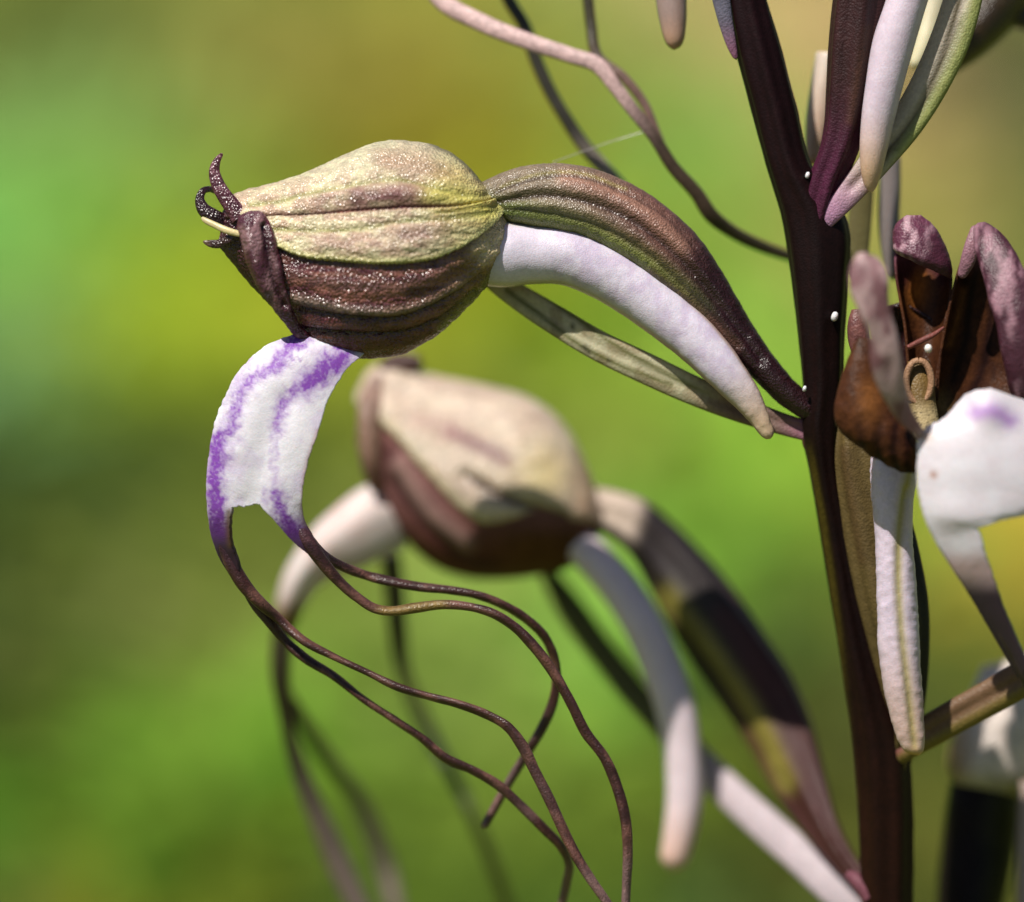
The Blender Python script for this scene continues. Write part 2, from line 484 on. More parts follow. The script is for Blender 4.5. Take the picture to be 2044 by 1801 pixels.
# ------------------------------------------------------------------ flower in focus
CREAM = C(214, 202, 156); TAN = C(196, 168, 142); YEL = C(216, 204, 104); GRN = C(136, 140, 54)
def ovary_paint(px, py, u, v):
    c = mix(C(128, 112, 92), C(104, 70, 62), sm(1080, 1320, px))
    c = mix(c, C(42, 17, 21), sm(1290, 1430, px + (py - 520) * .25))
    low = band(px, py, [(1000, 425), (1090, 440), (1180, 468), (1260, 510), (1330, 560), (1400, 620)], 26) * sm(1480, 1300, px)
    c = mix(c, C(122, 132, 62), low * .85)
    c = mix(c, C(80, 92, 40), np.clip(band(px, py, [(960, 392), (1000, 415), (1040, 425)], 22), 0, 1) * .7)
    pk = band(px, py, [(1130, 355), (1220, 385), (1300, 430), (1360, 490)], 18)
    c = mix(c, C(158, 116, 98), pk * .8)
    for pl, w, k in (([(985, 385), (1060, 358), (1150, 350), (1250, 385), (1340, 440), (1420, 540)], 3.0, .55),
                     ([(990, 405), (1080, 390), (1180, 405), (1270, 445), (1350, 510), (1440, 610)], 7.0, .75),
                     ([(1000, 418), (1100, 428), (1180, 448), (1280, 500), (1380, 590), (1470, 690)], 3.0, .5)):
        c = mix(c, C(56, 34, 30), band(px, py, pl, w) * k)
    c = mix(c, C(150, 138, 60), band(px, py, [(1000, 372), (1060, 350), (1150, 343), (1250, 376)], 3) * .5)
    c = mix(c, C(92, 60, 46), band(px, py, [(1300, 545), (1400, 625), (1470, 690)], 12) * .7)
    c = mix(c, C(90, 30, 60), sm(-1, -2, v) * 0)
    return c * (0.85 + .3 * fbm(u * 30, v * 14, 4))[..., None]
def ovary_disp(px, py, u, v):
    d = 0
    for pl, w, h in (([(985, 385), (1060, 358), (1150, 350), (1250, 385), (1340, 440), (1420, 540), (1500, 660)], 9, -.012),
                     ([(990, 405), (1080, 390), (1180, 405), (1270, 445), (1350, 510), (1440, 610), (1520, 715)], 12, -.028),
                     ([(1000, 418), (1100, 428), (1180, 448), (1280, 500), (1380, 590), (1470, 690)], 8, -.012)):
        d = d + h * band(px, py, pl, w)
    front = sm(-.2, .3, np.sin(v))
    return d * front + 0.006 * (fbm(px / 14, py / 14, 9) - .5)
OVARY1 = [(946, 372, 1006, 432, 34, .0), (962, 364, 1010, 440, 40, .0), (1000, 346, 1045, 450, 46, 0), (1050, 331, 1080, 456, 52, 0), (1100, 326, 1120, 464, 55, 0), (1160, 331, 1160, 474, 56, 0),
          (1225, 351, 1215, 502, 56, .01), (1290, 384, 1265, 532, 56, .01), (1350, 429, 1310, 570, 56, .02), (1402, 482, 1355, 606, 54, .03), (1440, 540, 1400, 645, 50, .04),
          (1482, 612, 1445, 695, 46, .05), (1530, 690, 1500, 752, 42, .07), (1578, 752, 1555, 806, 38, .09), (1630, 800, 1612, 845, 34, .12), (1660, 822, 1640, 868, 30, .14)]
f1 = loft('flower', OVARY1, ovary_paint, M_OVARY, plant, nu=320, nv=150, disp=ovary_disp, grit=.0018,
          label='sharp flower with cream and wine-brown hood, white purple-marked forked lip')

HOOD = [(952, 371, 1010, 440, 30, .0), (938, 352, 1013, 478, 62, .0), (915, 329, 1001, 520, 88, 0), (888, 310, 972, 567, 108, 0), (850, 297, 930, 614, 124, 0), (800, 291, 872, 666, 134, 0),
        (745, 297, 805, 703, 136, 0), (690, 319, 742, 714, 132, 0), (640, 343, 690, 711, 124, 0), (590, 362, 640, 694, 112, 0), (540, 378, 590, 652, 98, 0),
        (500, 388, 540, 606, 80, 0), (470, 397, 495, 560, 60, 0), (452, 408, 456, 512, 40, 0), (446, 425, 438, 490, 26, 0)]
MARGIN = [(440, 470), (500, 478), (546, 490), (600, 512), (677, 521), (780, 526), (866, 516), (934, 484), (979, 450), (1000, 428), (1030, 400)]
CREASE = [(440, 440), (532, 434), (635, 429), (711, 422), (797, 415), (900, 413), (960, 405), (1010, 395)]
VEIN1 = [(500, 414), (560, 406), (642, 388), (745, 367), (797, 362), (849, 374), (934, 393), (965, 395)]
VEIN2 = [(546, 460), (642, 463), (728, 458), (797, 444), (866, 440), (934, 432), (985, 424)]
LOWV = [([(575, 590), (640, 606), (711, 620), (814, 616), (917, 565), (985, 500)], 10, .016),
        ([(560, 545), (640, 560), (711, 570), (800, 570), (900, 530), (985, 470)], 16, .012),
        ([(601, 614), (711, 632), (797, 632), (883, 598), (960, 548)], 6, -.016),
        ([(608, 656), (711, 666), (797, 664), (883, 632), (950, 578)], 6, -.018),
        ([(640, 676), (711, 690), (797, 688), (860, 664)], 8, .008)]
def hood_disp(px, py, u, v):
    d = 0
    for pl, w, h in LOWV:
        d = d + h * band(px, py, pl, w)
    return d * (.6 + .8 * fbm(px / 60, py / 30, 33)) + 0.008 * (fbm(px / 50, py / 6, 31) - .5) + 0.006 * (fbm(px / 18, py / 14, 32) - .5)
def hood_paint(px, py, u, v):
    n = fbm(px / 46, py / 9, 12)
    c = mix(C(142, 90, 78), C(86, 36, 48), sm(.36, .64, n))
    c = mix(c, C(88, 40, 32), sm(600, 690, py) * .8)
    c = mix(c, C(146, 128, 110), band(px, py, LOWV[0][0], 10) * .65)  # pale grey highlight on the ridge, painted into the pigment
    c = mix(c, C(140, 104, 92), band(px, py, LOWV[1][0], 14) * .45)  # sunlit front band lightened in the pigment
    c = mix(c, C(40, 18, 20), band(px, py, LOWV[2][0], 6) * .85)
    c = mix(c, C(38, 18, 18), band(px, py, LOWV[3][0], 5) * .85)
    c = mix(c, C(112, 66, 36), band(px, py, [(640, 684), (711, 698), (797, 694), (860, 670)], 10) * .6)
    c = mix(c, C(150, 118, 58), sm(850, 990, px) * .75)
    c = mix(c, C(128, 130, 50), band(px, py, [(1010, 470), (1000, 520), (972, 562), (930, 610), (880, 655)], 9) * .8)
    c = mix(c, C(232, 206, 158), band(px, py, [(970, 492), (996, 470), (1006, 445)], 26) * .85)
    c = mix(c, C(120, 92, 44), band(px, py, [(1000, 440), (985, 470), (960, 500), (920, 530)], 6) * .7)
    c = mix(c, C(110, 36, 56), band(px, py, [(450, 510), (500, 566), (545, 612), (590, 655), (640, 697)], 9) * .9)
    c = mix(c, C(64, 30, 40), sm(600, 520, px) * .8)
    c = mix(c, C(48, 22, 24), band(px, py, MARGIN[1:-3], 14) * .6)  # shadow beneath the sepal margin, painted into the hood colour
    c = mix(c, C(240, 216, 170), band(px, py, [(968, 500), (996, 474), (1008, 445)], 24) * .85)
    c = mix(c, C(150, 150, 66), band(px, py, [(1013, 450), (1010, 485), (998, 522), (972, 562)], 6) * .8)
    return c
hood = loft('hood', HOOD, hood_paint, M_HOOD, f1, nu=300, nv=260, disp=hood_disp, caps=False, solid=.012, grit=.0036,
            label='wine-brown ribbed underside of the hood')

def edge_prof(v0f, v1f, h, soft0, soft1):
    """how a sepal lies on the hood: thick inside, rounded down to the hood at its two edges"""
    def f(w):
        a = np.sqrt(np.clip(1 - (1 - np.clip(w / soft0, 0, 1)) ** 2, 0, 1)); b = np.sqrt(np.clip(1 - (1 - np.clip((1 - w) / soft1, 0, 1)) ** 2, 0, 1))
        return h * a * b
    return f
def sepal(v0, v1, h, s0, s1, paint, extra, ribs):
    prof = edge_prof(None, None, h, s0, s1)
    def disp(px, py, u, v):
        w = np.linspace(0, 1, v.shape[1])[None] + 0 * v
        return prof(w) - .003 + extra(px, py)
    return loft('sepal', ribs, paint, M_SEPAL, f1, nu=280, nv=130, v0=v0, v1=v1, disp=disp, caps=False, grit=.0020)
def pale_paint(px, py, u, v):
    n = fbm(px / 30, py / 10, 22)
    c = mix(C(226, 212, 172), C(198, 166, 142), sm(.36, .62, n) * .85)
    c = mix(c, C(210, 206, 172), sm(400, 340, py + (px - 640) * .12) * .6)
    c = mix(c, C(166, 128, 104), band(px, py, [(770, 330), (820, 332), (870, 345), (905, 362)], 24) * .75)
    c = mix(c, C(104, 58, 62), np.clip(band(px, py, [(715, 402), (770, 396), (820, 397), (850, 401)], 17) * (.65 + .6 * n), 0, 1))
    c = mix(c, C(150, 112, 104), band(px, py, [(640, 410), (720, 392), (830, 385)], 20) * .5)
    c = mix(c, C(178, 142, 128), band(px, py, [(640, 484), (760, 486), (850, 474), (890, 460)], 17) * .55)
    c = mix(c, C(120, 84, 76), band(px, py, [(800, 470), (850, 464), (890, 455)], 12) * .55)
    c = mix(c, YEL, band(px, py, [(870, 395), (930, 405), (980, 430)], 30) * .85)
    c = mix(c, C(206, 196, 96), sm(840, 930, px) * .35)
    for V in (VEIN1, VEIN2):
        c = mix(c, C(138, 136, 60), band(px, py, V, 4.5) * (.35 + .6 * fbm(px / 40, py / 40, 5)))
    c = mix(c, C(150, 140, 50), band(px, py, [(870, 428), (930, 420), (985, 415)], 3) * .6)
    c = mix(c, C(216, 212, 140), band(px, py, MARGIN[1:], 12) * .85)
    c = mix(c, C(70, 30, 34), band(px, py, CREASE, 3.5) * sm(540, 700, px) * sm(930, 850, px))
    c = mix(c, C(120, 74, 66), band(px, py, CREASE, 6) * .6 * sm(960, 880, px))
    c = mix(c, C(74, 34, 44), sm(480, 452, px)); c = mix(c, C(70, 58, 30), band(px, py, [(860, 298), (893, 312), (925, 338), (950, 368)], 7) * .7)
    return c
def pale_extra(px, py):
    d = -.012 * band(px, py, VEIN1, 8) - .010 * band(px, py, VEIN2, 8)
    d = d + .016 * band(px, py, [(600, 402), (720, 392), (800, 388), (870, 395)], 14) + .012 * band(px, py, [(640, 492), (760, 496), (860, 482)], 16)
    d = d - .008 * band(px, py, [(870, 428), (930, 420), (985, 415)], 5)
    return d + .010 * (fbm(px / 20, py / 9, 41) - .5)
vc, vm = v_at(CREASE), v_at(MARGIN)
sepal(lambda R: -vc(R) * 1.0, vc, .030, .05, .05, pale_paint, pale_extra, HOOD[:14])
sepal(vc, vm, .034, .08, .06, pale_paint, pale_extra, HOOD[:11] + [(522, 382, 566, 630, 90, 0)])
sepal(lambda R: -vm(R), lambda R: -vc(R), .034, .06, .08, pale_paint, pale_extra, HOOD[:11])

WINEP = C(92, 48, 62)
def wine_paint(px, py, u, v):
    n = fbm(px / 16, py / 40, 61)
    c = mix(C(78, 36, 48), C(142, 104, 108), sm(.42, .66, n))  # lit folds painted pale mauve over the wine
    c = mix(c, C(50, 20, 28), band(px, py, [(528, 450), (536, 500), (552, 570), (570, 610)], 8) * .8)  # shade in the fold's crease, painted along the right side
    return mix(c, C(110, 36, 62), (np.abs(np.cos(v)) > .9) * .5)
# rolled-back margin of the near sepal, then the curled petal tips at the mouth
tube('rolled_margin', [(500, 428, -.19, 22), (502, 436, -.23, 29), (512, 470, -.27, 33), (525, 515, -.27, 33), (538, 555, -.27, 27), (554, 595, -.25, 21), (572, 628, -.21, 16), (598, 664, -.14, 11), (640, 696, -.05, 5)],
     wine_paint, M_SEPAL, f1, nu=160, nv=36, flat=.6, tip=(1.0, 0), disp=lambda px, py, u, v: .014 * (fbm(px / 14, py / 60, 77) - .5) - .03 * band(px, py, [(528, 450), (536, 500), (552, 570), (570, 610)], 6) + .02 * band(px, py, [(495, 450), (508, 520), (530, 580)], 10), label='crinkled wine-purple rolled edge')
tube('petal_tip', [(480, 436, -.14, 19), (462, 410, -.13, 17), (446, 388, -.12, 15), (434, 366, -.11, 13.5), (428, 342, -.10, 11), (433, 322, -.10, 7.5), (444, 306, -.10, 3)],
     lambda px, py, u, v: mix(C(82, 38, 50), C(112, 70, 80), fbm(px / 8, py / 8, 3) > .55) * (.8 + .4 * u)[..., None], M_SEPAL, f1, nu=90, nv=28, flat=.45, tip=(0, 1.5))
tube('petal_tip', [(478, 448, -.05, 10), (452, 444, -.06, 15), (424, 432, -.07, 16), (405, 416, -.06, 13), (399, 396, -.04, 9), (406, 381, -.02, 7), (420, 378, .02, 6), (432, 384, .08, 5)],
     lambda px, py, u, v: C(44, 18, 24) * (.7 + .6 * fbm(px / 6, py / 6, 9))[..., None], M_SEPAL, f1, nu=90, nv=28, flat=.6, tip=(0, 1.5))
tube('filament', [(402, 434, -.12, 3), (410, 440, -.13, 5.5), (430, 450, -.15, 6.5), (452, 460, -.17, 7), (480, 468, -.18, 6)],
     lambda px, py, u, v: C(206, 190, 140) * (.8 + .3 * u)[..., None], M_SPUR, f1, nu=50, nv=16, flat=.7, tip=(1.2, 0))
tube('petal_tip', [(405, 482, -.12, 2), (418, 486, -.13, 7), (436, 487, -.14, 9), (456, 479, -.15, 9), (480, 466, -.16, 7)],
     lambda px, py, u, v: mix(C(112, 92, 70), C(60, 36, 34), sm(0, .3, u)), M_SEPAL, f1, nu=60, nv=20, flat=.5, tip=(1.5, 0))
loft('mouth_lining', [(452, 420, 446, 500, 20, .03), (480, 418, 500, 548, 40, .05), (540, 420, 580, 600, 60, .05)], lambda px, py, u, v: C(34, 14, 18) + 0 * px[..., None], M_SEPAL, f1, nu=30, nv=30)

def spur_paint(px, py, u, v):
    n = fbm(px / 18, py / 18, 71)
    c = mix(C(216, 206, 220), C(204, 190, 210), sm(.4, .65, n) * sm(1050, 1150, px))
    c = mix(c, C(206, 178, 148), sm(.74, .97, u))
    rim = sm(.80, .97, np.abs(np.cos(v)))
    c = mix(c, C(176, 170, 84), rim * .6)
    c = mix(c, C(176, 132, 140), rim * sm(.35, .6, u) * .6)
    return c
SP1 = [(960, 500, .02, 66), (1000, 507, .01, 67), (1060, 508, .02, 60), (1130, 512, .02, 58), (1200, 540, .02, 56), (1262, 578, .02, 54), (1328, 626, .01, 52), (1392, 682, -.01, 47),
       (1445, 740, -.03, 40), (1490, 794, -.03, 30), (1520, 842, -.03, 19), (1538, 876, -.03, 11)]
tube('spur', SP1, spur_paint, M_SPUR, f1, nu=220, nv=56, flat=.9, tip=(0, 1.2), disp=lambda px, py, u, v: .005 * (fbm(px / 25, py / 25, 6) - .5) + .006 * (fbm(px / 9, py / 9, 7) - .5) * sm(.7, 1, u))

PURP = C(134, 70, 176); DEEP = C(84, 30, 110)
def lip_paint(px, py, u, v):
    j = (fbm(px / 12, py / 12, 15) - .5) * 26; j2 = (fbm(px / 12, py / 12, 16) - .5) * 26
    qx, qy = px + j, py + j2
    n = fbm(px / 4, py / 4, 55, 2)
    c = C(236, 232, 238) + 0 * px[..., None]
    c = mix(c, C(214, 196, 226), sm(.45, .7, fbm(px / 40, py / 40, 2)) * .5)
    m = 0
    for pl, w, k in (([(600, 682), (566, 712), (546, 738)], 20, .95), ([(546, 738), (505, 760), (484, 790), (470, 830), (458, 868)], 17, .8), ([(585, 705), (590, 716)], 8, .7),
                     ([(680, 716), (650, 736), (618, 768)], 23, 1.1), ([(618, 768), (578, 792), (562, 822), (553, 860)], 14, .75), ([(553, 860), (548, 920), (546, 980)], 8, .35),
                     ([(440, 880), (434, 930), (430, 1000), (438, 1060)], 22, 1.05), ([(550, 985), (562, 1020), (585, 1060)], 16, .9), ([(530, 1000), (550, 1000), (575, 990)], 10, .4), ([(505, 722), (480, 752), (452, 806)], 9, .28)):
        m = np.maximum(m, k * band(qx, qy, pl, w))
    c = mix(c, PURP, np.clip(m * (.6 + .85 * n), 0, 1))
    c = mix(c, C(176, 130, 130), band(px, py, [(634, 860), (612, 925), (604, 975), (606, 1010)], 6) * .55)
    c = mix(c, DEEP, np.clip(sm(1000, 1060, py + 24 * (n - .5)) * (px > 500) + sm(1005, 1055, py + 24 * (n - .5)) * (px < 500), 0, 1) * .95)
    c = mix(c, C(44, 20, 30), np.clip(sm(1050, 1105, py), 0, 1) * .95)
    c = mix(c, C(74, 46, 24), band(px, py, [(604, 1010), (614, 1050), (634, 1085)], 11) * .8)
    c = mix(c, C(92, 66, 24), band(px, py, [(460, 1022), (460, 1050), (463, 1085)], 8) * .8)
    return c
def L4(L, R, d, a=.26, b=.55):
    L = np.array(L, float); R = np.array(R, float)
    return (*L, *(L + (R - L) * a), *(L + (R - L) * b), *R, d)
LIP1 = [L4((640, 640), (750, 690), .02), L4((592, 670), (720, 712), -.09), L4((537, 692), (688, 742), -.15), L4((499, 721), (664, 779), -.18), L4((471, 756), (649, 812), -.205),
        L4((453, 792), (640, 843), -.22), L4((435, 833), (631, 872), -.235), L4((424, 881), (620, 902), -.245), L4((418, 930), (611, 934), -.25), L4((415, 970), (605, 968), -.25),
        (416, 1000, 464, 1012, 521, 1007, 602, 1000, -.24), (419, 1030, 461, 1040, 546, 1036, 606, 1035, -.22), (427, 1073, 462, 1080, 580, 1076, 625, 1072, -.19),
        (442, 1112, 472, 1110, 612, 1104, 644, 1100, -.16), (462, 1145, 480, 1137, 640, 1127, 655, 1120, -.14)]
_m = np.array([((r[0] + r[6]) / 2, (r[1] + r[7]) / 2) for r in LIP1])
_d = np.linalg.norm(np.diff(np.array([(r[0], r[1]) for r in LIP1]), axis=0), axis=1) + 6
TN = _d[:10].sum() / _d.sum()
sheet('lip', LIP1, (30, 40, 36), TN, None, lip_paint, M_WHITE, f1, nt=320, bow=.05, solid=.032, rough=3, label='white forked lip with violet streaks',
      ripple=lambda px, py: -.00035 * (px - 520) + .02 * band(px, py, [(560, 800), (530, 900), (500, 1000)], 30) - .012 * band(px, py, [(500, 790), (470, 900)], 25) + .006 * (fbm(px / 40, py / 40, 91) - .5))

def tendril_paint(seed):
    def f(px, py, u, v):
        n = fbm(u * 26, v * .5 + seed, seed)
        c = mix(C(56, 28, 24), C(104, 68, 58), sm(.42, .7, n))
        c = mix(c, C(122, 96, 92), sm(.55, .9, u) * sm(.35, .6, fbm(u * 9, v * 0 + seed * 3.3, seed + 5)) * .7)
        return mix(c, C(52, 22, 44), sm(.12, 0, u))
    return f
def td(px, py, u, v): return .006 * (fbm(u * 22, v * 0 + 3, 44) - .5) + .004 * np.cos(2 * v + 9 * u)
tube('tendril', [(436, 1030, -.14, 2), (442, 1062, -.13, 7), (452, 1100, -.11, 12.5), (470, 1140, -.10, 14), (493, 1175, -.09, 13.5), (520, 1204, -.07, 11.5), (550, 1230, -.01, 9.5), (609, 1281, -.02, 9), (664, 1310, -.02, 8.5), (728, 1340, -.02, 8.5), (800, 1374, -.03, 9.5), (855, 1390, -.03, 8),
     (919, 1407, -.04, 8), (974, 1428, -.04, 8.5), (1012, 1450, -.05, 9), (1042, 1488, -.05, 10), (1067, 1538, -.05, 9.5), (1097, 1597, -.05, 9), (1122, 1652, -.05, 9), (1152, 1712, -.05, 9.5), (1181, 1758, -.05, 9), (1211, 1801, -.04, 9), (1240, 1850, -.02, 8), (1262, 1910, 0, 6)],
     tendril_paint(1), M_TENDRIL, f1, nu=420, nv=20, disp=td, tip=(0, 2))
tube('tendril', [(490, 1176, -.06, 7), (512, 1208, -.02, 10), (537, 1240, .02, 10), (571, 1281, .07, 9), (609, 1314, .07, 9), (664, 1348, .08, 8.5), (728, 1398, .09, 9), (792, 1440, .10, 9), (842, 1474, .11, 8.5), (889, 1513, .12, 9.5), (944, 1538, .13, 8.5), (995, 1568, .15, 8.5),
     (1037, 1606, .17, 8), (1088, 1657, .2, 8), (1120, 1690, .26, 8), (1136, 1726, .36, 8), (1131, 1762, .45, 9), (1122, 1805, .52, 9), (1116, 1870, .6, 7)],
     tendril_paint(2), M_TENDRIL, f1, nu=380, nv=20, disp=td, tip=(0, 2))
tube('tendril', [(574, 1020, -.2, 2), (595, 1050, -.2, 8), (620, 1088, -.19, 14), (645, 1124, -.17, 12.5), (677, 1161, -.14, 10.5), (711, 1191, -.11, 9), (749, 1215, -.09, 9.5), (783, 1220, -.08, 10), (826, 1214, -.06, 11.5), (885, 1207, -.06, 11.5), (940, 1212, -.06, 10.5), (982, 1224, -.06, 10.5), (1025, 1250, -.05, 10.5),
     (1067, 1292, -.05, 10.5), (1105, 1343, -.04, 10), (1139, 1402, -.04, 9.5), (1169, 1462, -.03, 9), (1207, 1513, -.03, 9), (1232, 1572, -.02, 9), (1249, 1640, -.02, 9.5), (1253, 1703, -.01, 9.5), (1251, 1758, 0, 9), (1249, 1801, 0, 9), (1246, 1850, 0, 8), (1240, 1900, .02, 6)],
     lambda px, py, u, v: mix(tendril_paint(3)(px, py, u, v), C(126, 104, 50), band(px, py, [(765, 1222), (830, 1214), (880, 1208)], 16) * .8), M_TENDRIL, f1, nu=420, nv=20, disp=td, tip=(0, 2))
tube('tendril', [(622, 1080, -.14, 6), (648, 1110, -.08, 8), (686, 1132, .0, 9), (732, 1149, .08, 9), (770, 1159, .08, 9.5), (834, 1171, .09, 10), (898, 1178, .10, 10.5), (953, 1188, .11, 10), (1003, 1207, .13, 9.5), (1054, 1238, .16, 8.5), (1088, 1272, .19, 8.5), (1106, 1312, .23, 8.5), (1111, 1352, .27, 8),
     (1105, 1398, .31, 8.5), (1084, 1449, .35, 8.5), (1054, 1500, .38, 8.5), (1020, 1555, .4, 8.5), (991, 1606, .42, 9.5), (965, 1653, .43, 10)],
     tendril_paint(4), M_TENDRIL, f1, nu=380, nv=20, disp=td, tip=(0, 1))

def bract_paint_of(veins, base, edge, tipc=None):
    def f(px, py, u, v):
        c = base * (.8 + .4 * fbm(px / 30, py / 30, 13))[..., None]
        for V in veins:
            c = mix(c, C(92, 96, 30), band(px, py, V, 4) * .85)
        return mix(c, edge, sm(.9, .985, np.abs(np.cos(v))) * .7)
    return f
def bract1_paint(px, py, u, v):
    c = mix(C(214, 206, 170), C(190, 176, 140), sm(.4, .6, fbm(px / 30, py / 30, 13)))
    c = mix(c, C(146, 118, 108), sm(1350, 1480, px)); c = mix(c, C(190, 128, 152), sm(1540, 1630, px))
    for V in ([(1010, 578), (1080, 630), (1160, 690), (1240, 730), (1340, 768)], [(1060, 575), (1150, 635), (1230, 690), (1330, 745), (1420, 790)]):
        c = mix(c, C(100, 104, 30), band(px, py, V, 4.5) * .85 * sm(1450, 1350, px))
    for x, y, w in ((1143, 652, 6), (1167, 695, 6), (1215, 720, 4), (1175, 702, 5)):
        c = mix(c, C(40, 36, 14), np.exp(-((px - x) ** 2 + (py - y) ** 2) / w ** 2) * .9)
    return mix(c, C(122, 118, 44), sm(.86, .98, np.abs(np.cos(v))) * .8)
tube('bract', [(940, 530, .22, 8), (985, 560, .22, 20), (1040, 596, .21, 26), (1110, 640, .15, 29), (1190, 688, .12, 30), (1290, 736, .1, 31), (1390, 782, .1, 29), (1480, 818, .13, 26), (1560, 846, .12, 22), (1640, 868, .13, 20)],
     bract1_paint, M_BRACT, plant, nu=160, nv=32, flat=.35, tip=(1.5, 0), label='pale olive veined bract under the sharp flower',
     disp=lambda px, py, u, v: -.012 * band(px, py, [(1010, 570), (1110, 640), (1290, 736), (1480, 818), (1600, 856)], 9))
def node_paint(px, py, u, v): return mix(C(70, 36, 34), C(32, 14, 12), sm(0, .4, u))
tube('node', [(1606, 866, .13, 16), (1626, 886, .14, 24), (1644, 930, .17, 25), (1658, 990, .20, 20), (1668, 1080, .22, 12)], node_paint, M_STEM, plant, nu=60, nv=24, flat=.9, tip=(1, 0))

# ------------------------------------------------------------------ blurred flower lower down
D2 = 1.70
def ov2_paint(px, py, u, v):
    c = mix(C(196, 176, 160), C(44, 36, 36), sm(1255, 1300, px + (py - 1030) * .3))  # pale neck, then dark: the cast shadow's edge is painted in
    c = mix(c, C(66, 34, 30), sm(1420, 1520, px))
    c = mix(c, C(150, 140, 62), band(px, py, [(1330, 1190), (1400, 1270), (1470, 1370), (1530, 1470), (1570, 1560)], 22) * .8)
    return mix(c, C(66, 32, 32), band(px, py, [(1440, 1230), (1530, 1370), (1590, 1500), (1640, 1620)], 22) * .7)
OV2 = [(1150, 960, 1165, 1060, 36, D2), (1180, 975, 1195, 1060, 40, D2), (1225, 985, 1225, 1075, 44, D2), (1282, 1003, 1262, 1110, 50, D2), (1340, 1046, 1300, 1175, 55, D2), (1402, 1108, 1340, 1250, 58, D2 - .05),
       (1462, 1180, 1390, 1330, 60, D2 - .1), (1522, 1262, 1445, 1410, 60, D2 - .18), (1580, 1352, 1500, 1500, 56, D2 - .26), (1618, 1440, 1545, 1580, 50, D2 - .36), (1645, 1540, 1590, 1640, 46, D2 - .46),
       (1672, 1640, 1635, 1695, 42, D2 - .58), (1712, 1720, 1685, 1750, 36, D2 - .68), (1755, 1770, 1735, 1800, 30, D2 - .76)]
f2 = loft('flower', OV2, ov2_paint, M_DULL, plant, nu=120, nv=48, disp=lambda px, py, u, v: .012 * np.cos(6 * v + 3 * u),
          label='blurred pinkish-cream hooded flower hanging behind the thin tendrils')
HOOD2 = [(1178, 988, 1196, 1062, 36, D2), (1160, 942, 1178, 1105, 76, D2), (1136, 890, 1132, 1134, 104, D2), (1100, 842, 1066, 1149, 126, D2), (1045, 806, 990, 1154, 136, D2), (960, 783, 920, 1148, 136, D2),
         (880, 767, 860, 1122, 126, D2), (820, 752, 810, 1075, 110, D2), (775, 738, 765, 1010, 90, D2), (742, 756, 730, 942, 60, D2), (724, 792, 714, 882, 34, D2)]
MARG2 = [(700, 790), (764, 848), (866, 963), (920, 1018), (962, 1044), (1010, 1040), (1060, 1024), (1120, 1034), (1190, 1046)]
def hood2_paint(px, py, u, v):
    c = mix(C(164, 112, 108), C(118, 68, 52), sm(980, 1120, py))
    for pl in ([(790, 960), (850, 1050), (920, 1110), (990, 1130)], [(770, 900), (830, 990), (900, 1070)]):
        c = mix(c, C(84, 42, 46), band(px, py, pl, 16) * .85)
    c = mix(c, C(206, 166, 156), band(px, py, [(800, 930), (860, 1020), (930, 1080)], 18) * .8)
    c = mix(c, C(110, 70, 30), sm(960, 1060, px) * sm(1040, 1080, py) * .8)  # shaded lower right of the hood painted orange-brown
    return mix(c, C(150, 110, 92), sm(780, 740, px) * .8)
loft('hood', HOOD2, hood2_paint, M_THIN, f2, nu=120, nv=90, caps=False, solid=.012, disp=lambda px, py, u, v: .02 * band(px, py, [(800, 930), (860, 1020), (930, 1080)], 20) - .02 * band(px, py, [(790, 960), (850, 1050), (920, 1110)], 14))
def pale2_paint(px, py, u, v):
    c = mix(C(226, 208, 184), C(206, 178, 160), fbm(px / 40, py / 20, 3))
    c = mix(c, C(128, 72, 84), band(px, py, [(900, 868), (960, 896), (1010, 924)], 15) * .85)
    c = mix(c, C(176, 130, 124), band(px, py, [(830, 840), (900, 866)], 18) * .5)
    c = mix(c, C(226, 206, 140), np.exp(-((px - 1080) ** 2 + (py - 950) ** 2) / 55 ** 2) * .7)
    c = mix(c, C(78, 48, 36), band(px, py, [(930, 950), (990, 985), (1060, 1010), (1125, 1030)], 9) * sm(915, 950, px))
    c = mix(c, C(222, 210, 158), band(px, py, MARG2[1:5], 16) * .7)
    return mix(c, C(196, 150, 112), sm(1120, 1165, px) * .6)
vm2 = v_at(MARG2)
def p2d(px, py, u, v):
    w = np.linspace(0, 1, v.shape[1])[None] + 0 * v
    return .045 * np.sqrt(np.clip(1 - (1 - np.clip((1 - w) / .05, 0, 1)) ** 2, 0, 1)) * np.sqrt(np.clip(1 - (1 - np.clip(w / .05, 0, 1)) ** 2, 0, 1)) - .03 * band(px, py, [(930, 950), (990, 985), (1060, 1010), (1125, 1030)], 10) - .003
loft('sepal', HOOD2, pale2_paint, M_SEPAL, f2, nu=120, nv=90, v0=lambda R: -vm2(R), v1=vm2, caps=False, disp=p2d)
tube('rolled_margin', [(762, 748, D2 - .12, 16), (744, 800, D2 - .2, 26), (738, 860, D2 - .22, 24), (742, 930, D2 - .2, 20), (756, 985, D2 - .16, 14)], lambda px, py, u, v: mix(C(150, 116, 100), C(84, 50, 34), sm(.6, .9, u)), M_SEPAL, f2, nu=50, nv=20, flat=.6, tip=(1, 1))
tube('petal_tip', [(760, 742, D2 - .1, 14), (780, 728, D2 - .1, 20), (815, 724, D2 - .1, 21), (846, 726, D2 - .1, 13)], lambda px, py, u, v: C(76, 38, 32) + 0 * px[..., None], M_SEPAL, f2, nu=30, nv=18, flat=.6, tip=(1, 1))
